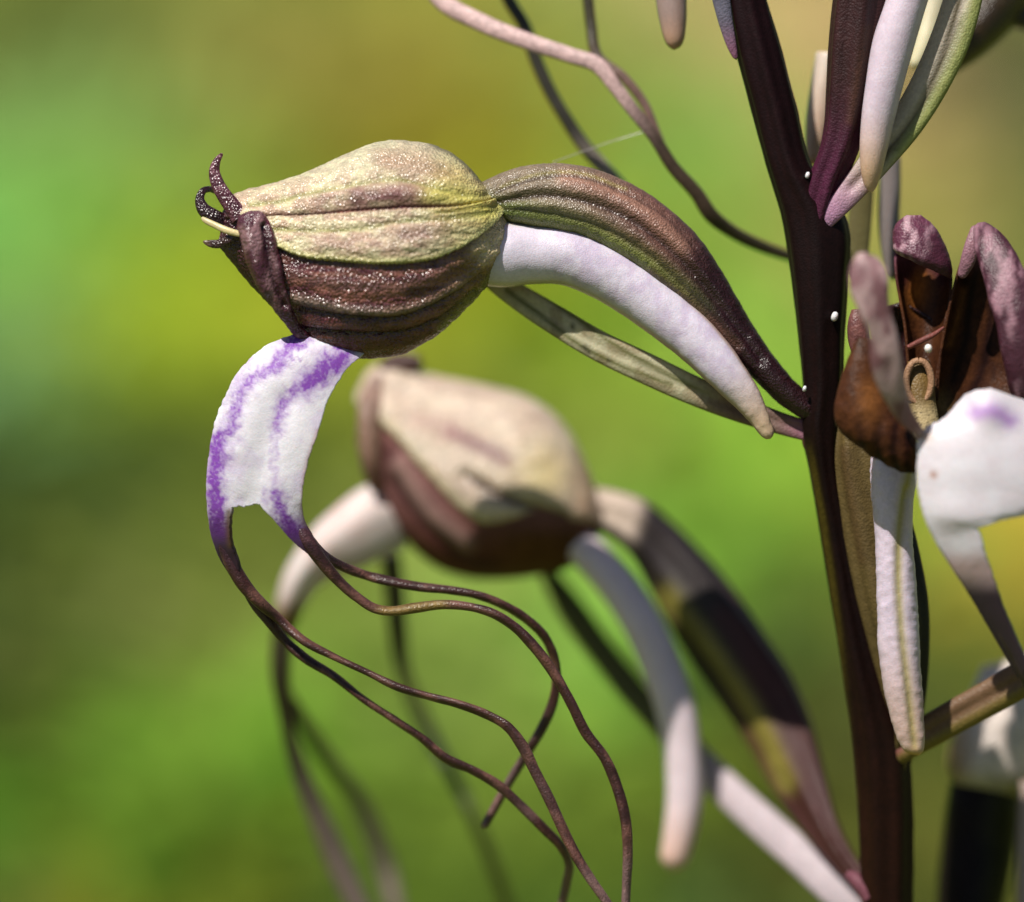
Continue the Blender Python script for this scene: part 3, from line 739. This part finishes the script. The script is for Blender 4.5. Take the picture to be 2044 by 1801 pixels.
def lip2_paint(px, py, u, v):
    c = mix(C(232, 222, 218), C(226, 196, 190), fbm(px / 40, py / 40, 5))
    return mix(c, C(120, 92, 50), sm(1180, 1230, py))
LIP2 = [L4((770, 960), (810, 1090), D2 - .1), L4((722, 980), (774, 1104), D2 - .14), L4((672, 1018), (716, 1132), D2 - .16), L4((628, 1060), (664, 1150), D2 - .16), L4((596, 1105), (630, 1172), D2 - .14),
        L4((572, 1150), (610, 1200), D2 - .1), L4((560, 1196), (594, 1226), D2 - .05), L4((552, 1240), (582, 1256), D2)]
sheet('lip', LIP2, (8, 8, 8), None, None, lip2_paint, M_WHITE, f2, nt=60, bow=.1, solid=.04)
def t2p(px, py, u, v): return mix(C(52, 44, 26), C(128, 110, 104), sm(.35, .75, u))
tube('tendril', [(574, 1200, D2, 14), (564, 1270, D2 + .05, 19), (560, 1350, D2 + .1, 19), (572, 1440, D2 + .2, 15), (600, 1540, D2 + .3, 18), (640, 1640, D2 + .4, 22), (684, 1740, D2 + .5, 24), (716, 1810, D2 + .55, 22), (750, 1900, D2 + .6, 16)], t2p, M_TENDRIL, f2, nu=120, nv=16, flat=.5, tip=(0, 1))
tube('tendril', [(568, 1380, D2 + .6, 12), (610, 1450, D2 + .75, 14), (660, 1520, D2 + .9, 15), (706, 1580, D2 + 1.0, 16), (742, 1650, D2 + 1.1, 19), (770, 1730, D2 + 1.2, 19), (790, 1810, D2 + 1.2, 16), (810, 1900, D2 + 1.2, 12)], t2p, M_TENDRIL, f2, nu=120, nv=16, flat=.5, tip=(0, 1))
tube('tendril', [(780, 1110, D2 + .2, 20), (788, 1180, D2 + .3, 21), (794, 1260, D2 + .4, 19), (806, 1340, D2 + .55, 16), (832, 1410, D2 + .8, 16), (866, 1480, D2 + .9, 15), (905, 1550, D2 + .8, 13), (945, 1630, D2 + .75, 14), (978, 1710, D2 + .8, 15), (1012, 1805, D2 + .9, 15), (1040, 1900, D2 + 1, 12)],
     lambda px, py, u, v: mix(mix(C(40, 36, 20), C(140, 132, 110), band(px, py, [(806, 1380), (860, 1480)], 50)), C(70, 80, 24), sm(.55, .7, u)), M_TENDRIL, f2, nu=120, nv=16, flat=.5, tip=(0, 1))
tube('spur', [(1150, 1080, D2 - .1, 36), (1190, 1120, D2 - .15, 37), (1240, 1180, D2 - .2, 39), (1285, 1250, D2 - .24, 41), (1320, 1330, D2 - .26, 41), (1347, 1410, D2 - .28, 40), (1362, 1500, D2 - .28, 38), (1366, 1590, D2 - .28, 36), (1356, 1670, D2 - .28, 33), (1340, 1738, D2 - .28, 27)],
     lambda px, py, u, v: mix(C(226, 208, 214), C(218, 180, 164), sm(.75, 1, u)), M_SPUR, f2, nu=100, nv=32, tip=(0, 1.2))
tube('bract', [(1085, 1130, D2 + .5, 14), (1130, 1200, D2 + .45, 26), (1200, 1300, D2 + .4, 28), (1280, 1400, D2 + .3, 28), (1370, 1495, D2 + .1, 30), (1440, 1566, D2 - .1, 32), (1520, 1640, D2 - .3, 34), (1600, 1712, D2 - .5, 34), (1680, 1790, D2 - .66, 32), (1760, 1850, D2 - .74, 26)],
     lambda px, py, u, v: mix(C(112, 112, 56), C(216, 200, 206), sm(1370, 1430, px)), M_BRACT, plant, nu=100, nv=24, flat=.35, tip=(1.5, 0), label='pale bract under the blurred lower flower')  # shadowed length painted olive, sunlit length pale lilac
tube('node', [(1690, 1744, .56, 10), (1708, 1756, .52, 15), (1740, 1790, .5, 22)], lambda px, py, u, v: C(110, 66, 76) + 0 * px[..., None], M_STEM, plant, nu=24, nv=18, tip=(1, 0))

# ------------------------------------------------------------------ open flower right of the stem
def ov3_paint(px, py, u, v):
    c = mix(C(94, 78, 44), C(30, 28, 14), sm(1735, 1790, px - (py - 900) * .12))
    return mix(c, C(84, 62, 38), band(px, py, [(1685, 900), (1700, 1000), (1720, 1120)], 12) * .7)
OV3 = [(1668, 850, 1760, 860, 36, .1), (1664, 900, 1772, 905, 40, .1), (1668, 960, 1790, 965, 42, .12), (1680, 1030, 1812, 1030, 44, .14), (1696, 1110, 1832, 1110, 44, .16), (1716, 1200, 1848, 1200, 44, .18), (1742, 1300, 1850, 1300, 42, .22), (1768, 1400, 1842, 1400, 38, .28), (1780, 1480, 1826, 1480, 32, .36), (1775, 1540, 1810, 1540, 26, .42)]
f3 = loft('flower', OV3, ov3_paint, M_DULL, plant, nu=120, nv=48, disp=lambda px, py, u, v: .014 * np.cos(6 * v), label='open brown flower facing forward with broad white lip')
def sp3_paint(px, py, u, v):
    c = mix(C(214, 198, 214), C(206, 176, 166), sm(.5, .95, u)) * (.9 + .2 * fbm(px / 12, py / 12, 3))[..., None]
    c = mix(c, C(166, 152, 40), band(px, py, [(1818, 930), (1808, 980), (1797, 1060), (1794, 1150), (1800, 1260), (1812, 1360), (1826, 1490)], 9) * (.9 - .3 * u))
    return mix(c, C(200, 160, 96), sm(.95, 1, u))
loft('spur', [(1742, 890, 1822, 900, 36, -.06), (1737, 930, 1831, 942, 42, -.06), (1739, 990, 1824, 1000, 42, -.06), (1746, 1072, 1822, 1076, 38, -.05), (1749, 1150, 1828, 1150, 38, -.04), (1750, 1220, 1833, 1220, 38, -.03), (1753, 1295, 1836, 1295, 37, -.02), (1764, 1375, 1841, 1375, 34, -.01),
             (1779, 1441, 1844, 1430, 28, 0), (1794, 1482, 1846, 1480, 20, 0), (1806, 1500, 1842, 1502, 11, 0), (1818, 1507, 1834, 1508, 4, 0)], sp3_paint, M_SPUR, f3, nu=140, nv=48,
     disp=lambda px, py, u, v: -.016 * band(px, py, [(1808, 980), (1797, 1060), (1794, 1150), (1800, 1260), (1812, 1360), (1826, 1480)], 9) + .008 * (fbm(px / 10, py / 10, 4) - .5))
def brown_in(px, py, u, v, stripes=()):
    c = mix(C(108, 64, 34), C(68, 38, 28), fbm(px / 16, py / 16, 8))
    for s in stripes: c = mix(c, C(36, 16, 16), band(px, py, s, 9) * .9)
    return c
def mid_paint(px, py, u, v):
    c = mix(C(150, 92, 112), brown_in(px, py, u, v), sm(500, 560, py))
    c = mix(c, C(200, 124, 50), np.exp(-((px - 1832) / 24) ** 2 - ((py - 572) / 44) ** 2) * .9)  # sunlight coming through the sepal, painted as an orange patch
    return mix(c, C(78, 30, 48), band(px, py, [(1800, 560), (1825, 520), (1860, 520), (1885, 560)], 18) * .7)
loft('sepal', [(1812, 446, 1846, 446, 14, .1), (1794, 470, 1872, 470, 30, .1), (1788, 505, 1890, 505, 44, .08), (1789, 550, 1898, 548, 52, .06), (1797, 600, 1896, 596, 54, .04), (1806, 650, 1886, 648, 52, .02), (1812, 720, 1876, 720, 44, 0), (1820, 800, 1870, 800, 34, 0)],
     mid_paint, M_THIN, f3, nu=70, nv=48, v0=0.0, v1=math.pi, flip=True, solid=.014, caps=False)
loft('petal_tip', [(1812, 432, 1836, 431, 6, -.02), (1796, 444, 1856, 446, 18, -.02), (1786, 464, 1876, 472, 30, -.02), (1784, 484, 1890, 506, 38, -.02), (1788, 500, 1898, 536, 42, -.02), (1796, 508, 1896, 556, 40, .0)],
     lambda px, py, u, v: mix(mix(C(182, 142, 154), C(104, 54, 74), sm(.38, .6, fbm(px / 12, py / 28, 21))), C(76, 32, 48), sm(1826, 1880, px + (py - 470) * .5)), M_FROST, f3, nu=60, nv=48, v0=-.4, v1=math.pi + .3, solid=.014, caps=False, disp=lambda px, py, u, v: .014 * (fbm(px / 20, py / 20, 5) - .5))
def right_paint(px, py, u, v):
    c = brown_in(px, py, u, v, ([(1952, 520), (1935, 600), (1925, 680), (1900, 760)], [(1985, 560), (1975, 650), (1960, 740), (1930, 800)], [(1925, 560), (1908, 630), (1895, 690)]))
    c = mix(c, C(160, 104, 56), band(px, py, [(1920, 580), (1908, 640), (1892, 690)], 8) * .6)
    c = mix(c, C(150, 96, 116), sm(560, 490, py) * .8)
    return mix(c, C(170, 150, 100), np.exp(-((px - 1880) / 18) ** 2 - ((py - 810) / 30) ** 2) * .5)
loft('petal', [(1948, 450, 1972, 450, 10, .0), (1930, 495, 2004, 488, 36, .0), (1912, 545, 2032, 545, 56, .0), (1896, 610, 2052, 600, 70, .0), (1882, 680, 2066, 680, 76, 0), (1870, 750, 2072, 760, 76, 0), (1866, 810, 2068, 820, 66, -.02), (1874, 850, 2050, 850, 50, -.04)],
     right_paint, M_THIN, f3, nu=80, nv=60, v0=0.0, v1=math.pi, flip=True, solid=.014, caps=False)
tube('rolled_margin', [(1952, 446, -.1, 10), (1968, 470, -.2, 27), (1990, 515, -.28, 38), (2012, 570, -.34, 44), (2032, 640, -.38, 46), (2048, 710, -.38, 46), (2056, 780, -.34, 38), (2056, 850, -.24, 16)],
     lambda px, py, u, v: mix(C(156, 114, 126), C(70, 30, 44), sm(.36, .58, fbm(px / 14, py / 60, 22))), M_FROST, f3, nu=70, nv=24, flat=.35, tip=(1, 1), disp=lambda px, py, u, v: .016 * (fbm(px / 20, py / 50, 6) - .5))
tube('petal_tip', [(1948, 450, -.05, 8), (1942, 482, -.08, 14), (1932, 520, -.08, 15), (1918, 556, -.06, 8)], lambda px, py, u, v: C(150, 108, 120) + 0 * px[..., None], M_FROST, f3, nu=40, nv=18, flat=.6, tip=(1, 1))
tube('petal', [(1742, 508, -.86, 20), (1734, 530, -.9, 36), (1733, 565, -.92, 40), (1746, 612, -.92, 32), (1762, 660, -.9, 27), (1768, 715, -.86, 30), (1784, 775, -.8, 27), (1810, 832, -.7, 17), (1846, 880, -.58, 8)],
     lambda px, py, u, v: mix(C(186, 156, 154), C(128, 88, 92), sm(.4, .62, fbm(px / 30, py / 60, 23))), M_FROST, f3, nu=90, nv=28, flat=.3, tip=(1, 0), disp=lambda px, py, u, v: .02 * (fbm(px / 20, py / 70, 6) - .5), label='pale mauve narrow petal')
def lat_paint(px, py, u, v):
    return mix(brown_in(px, py, u, v, ([(1758, 830), (1750, 880), (1758, 930)], [(1788, 850), (1784, 900), (1790, 938)], [(1812, 870), (1812, 905), (1812, 940)], [(1722, 820), (1716, 860), (1722, 890)])), C(176, 112, 56), np.exp(-((px - 1735) / 26) ** 2 - ((py - 800) / 46) ** 2) * .7) * (1 + .3 * sm(1690, 1670, px))[..., None]
loft('sepal', [(1712, 672, 1738, 678, 8, -.40), (1690, 722, 1756, 735, 24, -.40), (1672, 780, 1776, 790, 36, -.40), (1664, 827, 1798, 838, 42, -.40), (1679, 864, 1824, 868, 42, -.40), (1714, 893, 1837, 897, 36, -.40), (1756, 924, 1834, 926, 24, -.40), (1790, 943, 1826, 944, 8, -.40)],
     lat_paint, M_THIN, f3, nu=70, nv=48, disp=lambda px, py, u, v: -.012 * band(px, py, [(1752, 850), (1748, 900), (1758, 930)], 8) - .012 * band(px, py, [(1785, 860), (1784, 900), (1790, 938)], 8) + .014 * (fbm(px / 20, py / 20, 14) - .5))
loft('petal', [(1700, 618, 1722, 616, 8, -.12), (1693, 640, 1730, 640, 16, -.12), (1692, 675, 1736, 675, 18, -.12), (1700, 705, 1736, 705, 12, -.12), (1712, 730, 1740, 730, 8, -.12)], lambda px, py, u, v: mix(C(140, 90, 80), C(88, 46, 50), fbm(px / 9, py / 9, 2)), M_FROST, f3, nu=40, nv=30)
loft('column', [(1812, 722, 1856, 720, 16, -.12), (1806, 760, 1864, 760, 22, -.14), (1810, 800, 1868, 800, 24, -.16), (1818, 840, 1874, 836, 22, -.18), (1826, 872, 1876, 862, 18, -.2)],
     lambda px, py, u, v: mix(C(110, 86, 44), C(180, 160, 118), sm(790, 830, py)) * (1 - .75 * (fbm(px / 3, py / 3, 2) > .68) * sm(815, 825, py))[..., None], M_DULL, f3, nu=50, nv=36)
th = np.linspace(0, 2 * np.pi, 15)
tube('stigma_rim', [(1834 + 25 * math.sin(a), 762 - 42 * math.cos(a), -.2, 7) for a in th], lambda px, py, u, v: C(160, 122, 92) + 0 * px[..., None], M_DULL, f3, nu=80, nv=14)
tube('filament', [(1812, 694, -.2, 5), (1840, 680, -.22, 6), (1864, 668, -.22, 5), (1884, 654, -.2, 3)], lambda px, py, u, v: C(120, 66, 58) + 0 * px[..., None], M_DULL, f3, nu=30, nv=12)
tube('pollen_mass', [(1851, 688, -.24, 5), (1853, 696, -.25, 8), (1852, 704, -.24, 5)], lambda px, py, u, v: C(236, 230, 224) + 0 * px[..., None], M_SPUR, f3, nu=16, nv=14, tip=(1, 1))
loft('sepal', [(1772, 612, 1800, 604, 8, .12), (1762, 650, 1860, 640, 30, .14), (1760, 720, 1890, 720, 40, .14), (1780, 820, 1890, 820, 40, .12), (1800, 880, 1860, 880, 20, .1)], lambda px, py, u, v: C(52, 26, 26) + 0 * px[..., None], M_SEPAL, f3, nu=40, nv=30, v0=0.0, v1=math.pi, flip=True, solid=.014, caps=False)
def lip3_paint(px, py, u, v):
    c = mix(C(238, 234, 240), C(228, 216, 222), fbm(px / 30, py / 30, 5))
    c = mix(c, C(186, 142, 206), band(px + 14 * (fbm(px / 12, py / 12, 4) - .5), py, [(1950, 826), (1980, 822), (2012, 842)], 16) * .9)
    c = mix(c, C(206, 168, 130), np.exp(-((px - 1848) / 16) ** 2 - ((py - 872) / 14) ** 2) * .7)
    c = mix(c, C(176, 122, 92), np.exp(-((px - 1866) / 7) ** 2 - ((py - 948) / 8) ** 2) * .9)
    c = mix(c, C(206, 168, 166), sm(1085, 1130, py) * .8)
    return mix(c, C(52, 36, 48), sm(1130, 1190, py))
LIP3 = [(1930, 792, 1950, 784, 1975, 780, 2050, 806, -0.56), (1884, 842, 1934, 836, 1984, 830, 2070, 846, -0.62), (1840, 868, 1904, 872, 1980, 880, 2085, 896, -0.66), (1834, 920, 1902, 928, 1980, 930, 2090, 946, -0.68), (1836, 980, 1904, 984, 1985, 980, 2090, 990, -0.68),
        (1848, 1030, 1910, 1030, 1980, 1024, 2080, 1008, -0.68), (1868, 1078, 1950, 1056, 1990, 1040, 2080, 1020, -0.66), (1900, 1130, 1966, 1100, 1990, 1090, 2080, 1050, -0.63), (1935, 1182, 1982, 1150, 2000, 1140, 2080, 1100, -0.58), (1970, 1240, 2004, 1212, 2020, 1200, 2080, 1150, -0.53), (2004, 1296, 2030, 1276, 2050, 1260, 2080, 1220, -0.48), (2035, 1350, 2056, 1336, 2060, 1330, 2080, 1290, -0.44)]
_d3 = np.linalg.norm(np.diff(np.array([(r[0], r[1]) for r in LIP3]), axis=0), axis=1) + 6
T3 = _d3[:6].sum() / _d3.sum()
sheet('lip', LIP3, (12, 10, 12), T3, T3, lip3_paint, M_WHITE, f3, nt=120, bow=.08, solid=.035, rough=4, label='bright white lip with one violet smear', ripple=lambda px, py: -.05 * np.exp(-((px - 1975) / 40) ** 2 - ((py - 810) / 40) ** 2))
tube('tendril', [(1950, 1190, -.5, 2), (1990, 1248, -.46, 9), (2022, 1300, -.42, 12), (2048, 1356, -.38, 11), (2080, 1430, -.2, 10), (2120, 1540, -.15, 9)], lambda px, py, u, v: C(48, 34, 36) + 0 * px[..., None], M_TENDRIL, f3, nu=40, nv=16)
tube('bract', [(1745, 1520, .36, 16), (1775, 1506, .34, 26), (1830, 1474, .3, 32), (1900, 1434, .26, 34), (1970, 1396, .22, 35), (2050, 1350, .18, 36), (2160, 1290, .12, 32)],
     lambda px, py, u, v: mix(mix(C(176, 92, 96), C(140, 108, 80), sm(1760, 1830, px)), C(150, 134, 62), sm(0, -.6, np.cos(v)) * .8), M_BRACT, plant, nu=70, nv=28, flat=.5, tip=(1, 0), label='brown strap-shaped bract below the open flower',
     disp=lambda px, py, u, v: -.02 * band(px, py, [(1800, 1490), (1900, 1434), (2050, 1350)], 10))
tube('node', [(1766, 1506, .38, 18), (1782, 1530, .38, 24), (1786, 1575, .42, 22), (1786, 1640, .46, 12)], lambda px, py, u, v: mix(C(116, 62, 52), C(70, 38, 28), u), M_STEM, plant, nu=30, nv=20, tip=(1, 0))

# ------------------------------------------------------------------ flower above: dark ovary, mauve spur, green bract
def ov4_paint(px, py, u, v):
    c = mix(C(72, 26, 50), C(50, 24, 24), sm(.15, .5, u)) * (.75 + .5 * fbm(px / 8, py / 60, 5))[..., None]
    return mix(c, C(88, 60, 40), band(px, py, [(1735, 60), (1715, 160), (1700, 240)], 12) * .5)
OV4 = [(1590, 440, 1660, 470, 30, .04), (1606, 396, 1668, 424, 34, .02), (1618, 352, 1684, 370, 36, .0), (1636, 305, 1706, 315, 40, -.02), (1647, 250, 1728, 255, 44, -.03), (1651, 180, 1745, 185, 48, -.04), (1655, 100, 1756, 100, 50, -.05), (1662, 20, 1766, 20, 50, -.06), (1676, -80, 1780, -80, 48, -.08), (1700, -200, 1790, -200, 40, -.1)]
f4 = loft('flower', OV4, ov4_paint, M_DULL, plant, nu=110, nv=48, disp=lambda px, py, u, v: .012 * np.cos(6 * v + 2), label='purple-black upright flower base beside the top of the stem')
def sp4_paint(px, py, u, v):
    c = mix(C(220, 206, 218), C(206, 186, 200), fbm(px / 14, py / 14, 9))
    return mix(c, C(206, 170, 136), sm(.6, .95, u))
loft('spur', [(1800, -120, 1890, -110, 40, -.16), (1768, 0, 1853, 0, 42, -.16), (1742, 80, 1826, 90, 42, -.16), (1728, 165, 1803, 172, 38, -.16), (1718, 250, 1782, 256, 32, -.15), (1716, 310, 1768, 314, 26, -.14), (1720, 352, 1757, 354, 18, -.13), (1727, 374, 1748, 376, 10, -.12), (1734, 383, 1741, 384, 3, -.12)], sp4_paint, M_SPUR, f4, nu=120, nv=44)
def br4_paint(px, py, u, v):
    c = mix(C(216, 160, 196), C(214, 200, 182), sm(.05, .3, u))
    c = mix(c, C(190, 196, 120), sm(.0, -.7, np.cos(v)) * sm(.2, .4, u))
    c = mix(c, C(96, 82, 46), band(px, py, [(1750, 330), (1800, 270), (1850, 190), (1890, 90), (1915, 0)], 6) * .8)
    c = mix(c, C(120, 128, 60), band(px, py, [(1790, 300), (1835, 235), (1885, 140), (1925, 30)], 5) * .6)
    return mix(c, C(92, 96, 32), sm(-.88, -.98, np.cos(v)) * .8)
tube('bract', [(1630, 462, .0, 14), (1656, 432, -.04, 19), (1702, 378, -.06, 26), (1756, 312, -.06, 32), (1810, 244, -.06, 35), (1858, 164, -.06, 38), (1898, 76, -.05, 40), (1922, 0, -.04, 38), (1950, -120, .0, 24)],
     br4_paint, M_BRACT, plant, nu=110, nv=32, flat=.4, tip=(0, 0), label='pink-based green bract beside the mauve spur', disp=lambda px, py, u, v: -.022 * band(px, py, [(1700, 375), (1760, 310), (1815, 250), (1865, 165), (1905, 60), (1930, -30)], 10))
tube('node', [(1644, 436, .03, 22), (1660, 466, .06, 30), (1664, 520, .09, 27), (1660, 600, .12, 16)], lambda px, py, u, v: mix(C(62, 34, 32), C(32, 14, 12), sm(0, .3, u)), M_STEM, plant, nu=40, nv=20, tip=(1, 0))

# things seen past the stem at the top
SD = 1.0
tube('spur', [(1652, 110, .55, 24), (1642, 180, .52, 26), (1633, 240, .5, 25), (1626, 290, .48, 19), (1622, 330, .46, 11)], lambda px, py, u, v: mix(C(200, 186, 172), C(186, 148, 120), u), M_SPUR, plant, nu=40, nv=24, tip=(0, 1.2), label='tan spur hanging behind the stem fork')
tube('spur', [(1880, -60, .75, 26), (1858, 40, .7, 25), (1840, 100, .66, 20), (1822, 138, .64, 12)], lambda px, py, u, v: mix(C(186, 176, 150), C(224, 216, 178), u), M_SPUR, plant, nu=40, nv=24, tip=(0, 1.2), label='cream spur tip behind the green bract')
f5 = loft('flower', [(1880, 120, 1900, 150, 20, 1.1), (1905, 60, 1950, 120, 50, 1.1), (1930, 0, 2010, 70, 70, 1.1), (1960, -60, 2060, 10, 80, 1.1), (2010, -120, 2110, -40, 70, 1.1)], lambda px, py, u, v: mix(C(70, 52, 30), C(44, 30, 26), fbm(px / 30, py / 30, 3)), M_SEPAL, plant, nu=40, nv=36, label='dark blurred flower behind the green-edged bract')
tube('petal_tip', [(1990, 40, 1.1, 20), (2030, 30, 1.1, 26), (2070, 50, 1.1, 20)], lambda px, py, u, v: C(46, 36, 30) + 0 * px[..., None], M_SEPAL, f5, nu=24, nv=16, tip=(1, 1))
tube('bract', [(1710, 560, .5, 12), (1712, 500, .5, 22), (1716, 440, .5, 24), (1722, 380, .5, 22), (1730, 300, .5, 12)], lambda px, py, u, v: mix(C(140, 132, 86), C(110, 100, 58), u), M_BRACT, plant, nu=30, nv=20, flat=.4, tip=(1, 1), label='olive bract behind the stem')
tube('spur', [(1778, 300, .6, 20), (1776, 380, .6, 22), (1774, 440, .6, 22), (1778, 500, .6, 20), (1784, 560, .6, 14)], lambda px, py, u, v: C(128, 118, 116) + 0 * px[..., None], M_SPUR, plant, nu=30, nv=20, tip=(1, 1), label='grey spur behind the open flower')
tube('bract', [(1470, 120, .0, 4), (1462, 96, -.01, 9), (1450, 50, -.02, 14), (1440, 0, -.03, 18), (1420, -100, -.06, 24), (1390, -220, -.1, 10)], lambda px, py, u, v: mix(C(186, 124, 156), C(136, 132, 150), sm(0, .3, u)), M_BRACT, plant, nu=50, nv=20, flat=.5, tip=(1, 1), label='lilac-grey bract at the top of the stem')

# flower out of the top of the frame: its spur tip and its long lip strands hang into view
f6 = loft('flower', [(1440, -200, 1470, -150, 26, .1), (1370, -260, 1390, -190, 40, .25), (1260, -290, 1270, -190, 50, .4), (1120, -260, 1110, -170, 50, .5), (980, -200, 960, -130, 46, .6), (860, -120, 850, -70, 40, .6)], ov4_paint, M_SEPAL, plant, nu=50, nv=32, label='flower with long pink and grey strands hanging beside the stem')
tube('spur', [(1330, -210, .3, 36), (1336, -100, .26, 34), (1340, 0, .22, 31), (1344, 50, .2, 26), (1346, 84, .19, 18), (1345, 100, .19, 9)], lambda px, py, u, v: mix(C(150, 128, 120), C(180, 142, 116), sm(.7, 1, u)), M_SPUR, f6, nu=50, nv=28, tip=(0, 1.2))
tube('tendril', [(840, -80, .6, 24), (882, 0, .55, 19), (964, 47, .5, 18), (1051, 82, .46, 17), (1139, 111, .43, 16), (1192, 130, .41, 16), (1227, 172, .4, 14), (1262, 218, .4, 13), (1303, 270, .41, 12), (1344, 334, .44, 13), (1391, 387, .48, 14), (1418, 428, .52, 15), (1462, 463, .62, 13), (1520, 492, .75, 12), (1561, 507, .85, 11), (1640, 530, 1.0, 8)],
     lambda px, py, u, v: mix(C(206, 172, 168), C(74, 58, 44), sm(1190, 1330, px)), M_TENDRIL, f6, nu=200, nv=18, flat=.5, tip=(0, 1))
tube('tendril', [(990, -150, .8, 14), (1016, 0, .85, 13), (1046, 50, .85, 13), (1069, 117, .85, 13), (1098, 182, .85, 13), (1128, 234, .85, 13), (1163, 287, .85, 14), (1198, 328, .85, 14), (1233, 363, .85, 12), (1270, 400, .85, 6)],
     lambda px, py, u, v: mix(C(48, 44, 34), C(150, 136, 124), sm(250, 360, py)), M_TENDRIL, f6, nu=120, nv=16, flat=.5, tip=(0, 1))
tube('tendril', [(1160, -190, .6, 12), (1174, 0, .6, 11), (1180, 50, .6, 11), (1192, 111, .58, 11), (1245, 155, .56, 10), (1286, 207, .56, 9), (1310, 262, .56, 8), (1340, 330, .56, 5)],
     lambda px, py, u, v: mix(C(60, 54, 34), C(120, 92, 84), sm(60, 180, py)), M_TENDRIL, f6, nu=100, nv=16, flat=.5, tip=(0, 1))

# near-black flower at the lower right
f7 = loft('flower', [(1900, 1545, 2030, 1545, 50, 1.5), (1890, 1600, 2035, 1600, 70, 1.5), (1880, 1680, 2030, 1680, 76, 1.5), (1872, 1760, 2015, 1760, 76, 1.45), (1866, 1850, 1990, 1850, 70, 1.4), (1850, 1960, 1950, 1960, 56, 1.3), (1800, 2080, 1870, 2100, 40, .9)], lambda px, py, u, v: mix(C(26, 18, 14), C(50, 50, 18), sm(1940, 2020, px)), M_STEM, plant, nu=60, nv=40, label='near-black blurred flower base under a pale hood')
loft('hood', [(1960, 1330, 2090, 1300, 30, 1.5), (1930, 1400, 2110, 1380, 70, 1.5), (1900, 1470, 2100, 1460, 86, 1.5), (1890, 1530, 2070, 1540, 80, 1.5), (1900, 1570, 2040, 1590, 60, 1.5)], lambda px, py, u, v: mix(mix(C(222, 206, 196), C(168, 132, 96), sm(1960, 1900, px)), C(190, 176, 110), sm(1530, 1580, py)), M_SEPAL, f7, nu=50, nv=40)
tube('spur', [(2060, 1560, 1.3, 24), (2056, 1660, 1.3, 26), (2052, 1760, 1.3, 25), (2046, 1860, 1.3, 18)], lambda px, py, u, v: C(170, 150, 140) + 0 * px[..., None], M_SPUR, f7, nu=30, nv=20, tip=(0, 1))

# droplets / specks on the stem and a strand of spider silk
for (x, y, r, d) in ((1666, 632, 9, -.03), (1612, 350, 6, -.03), (1606, 776, 5, .0)):
    tube('sap_droplet', [(x - r * .3, y + r, d, r * .6), (x, y, d - .01, r * .75), (x + r * .3, y - r, d, r * .55)], lambda px, py, u, v: C(226, 222, 224) + 0 * px[..., None], M_SPUR, plant, nu=14, nv=14, tip=(1, 1))
M_SILK = tissue('silk', rough=0.3, sss=0, cell=50, bump=0, spec=.8, speck=.3)
s = tube('spider_thread', [(1104, 324, .3, .9), (1160, 304, .38, .8), (1220, 283, .42, .8), (1290, 262, .41, .9)], lambda px, py, u, v: C(190, 186, 176) + 0 * px[..., None], M_SILK, None, nu=40, nv=6)
s['label'] = 'faint thread of spider silk strung between two hanging strands'
s['category'] = 'thread'
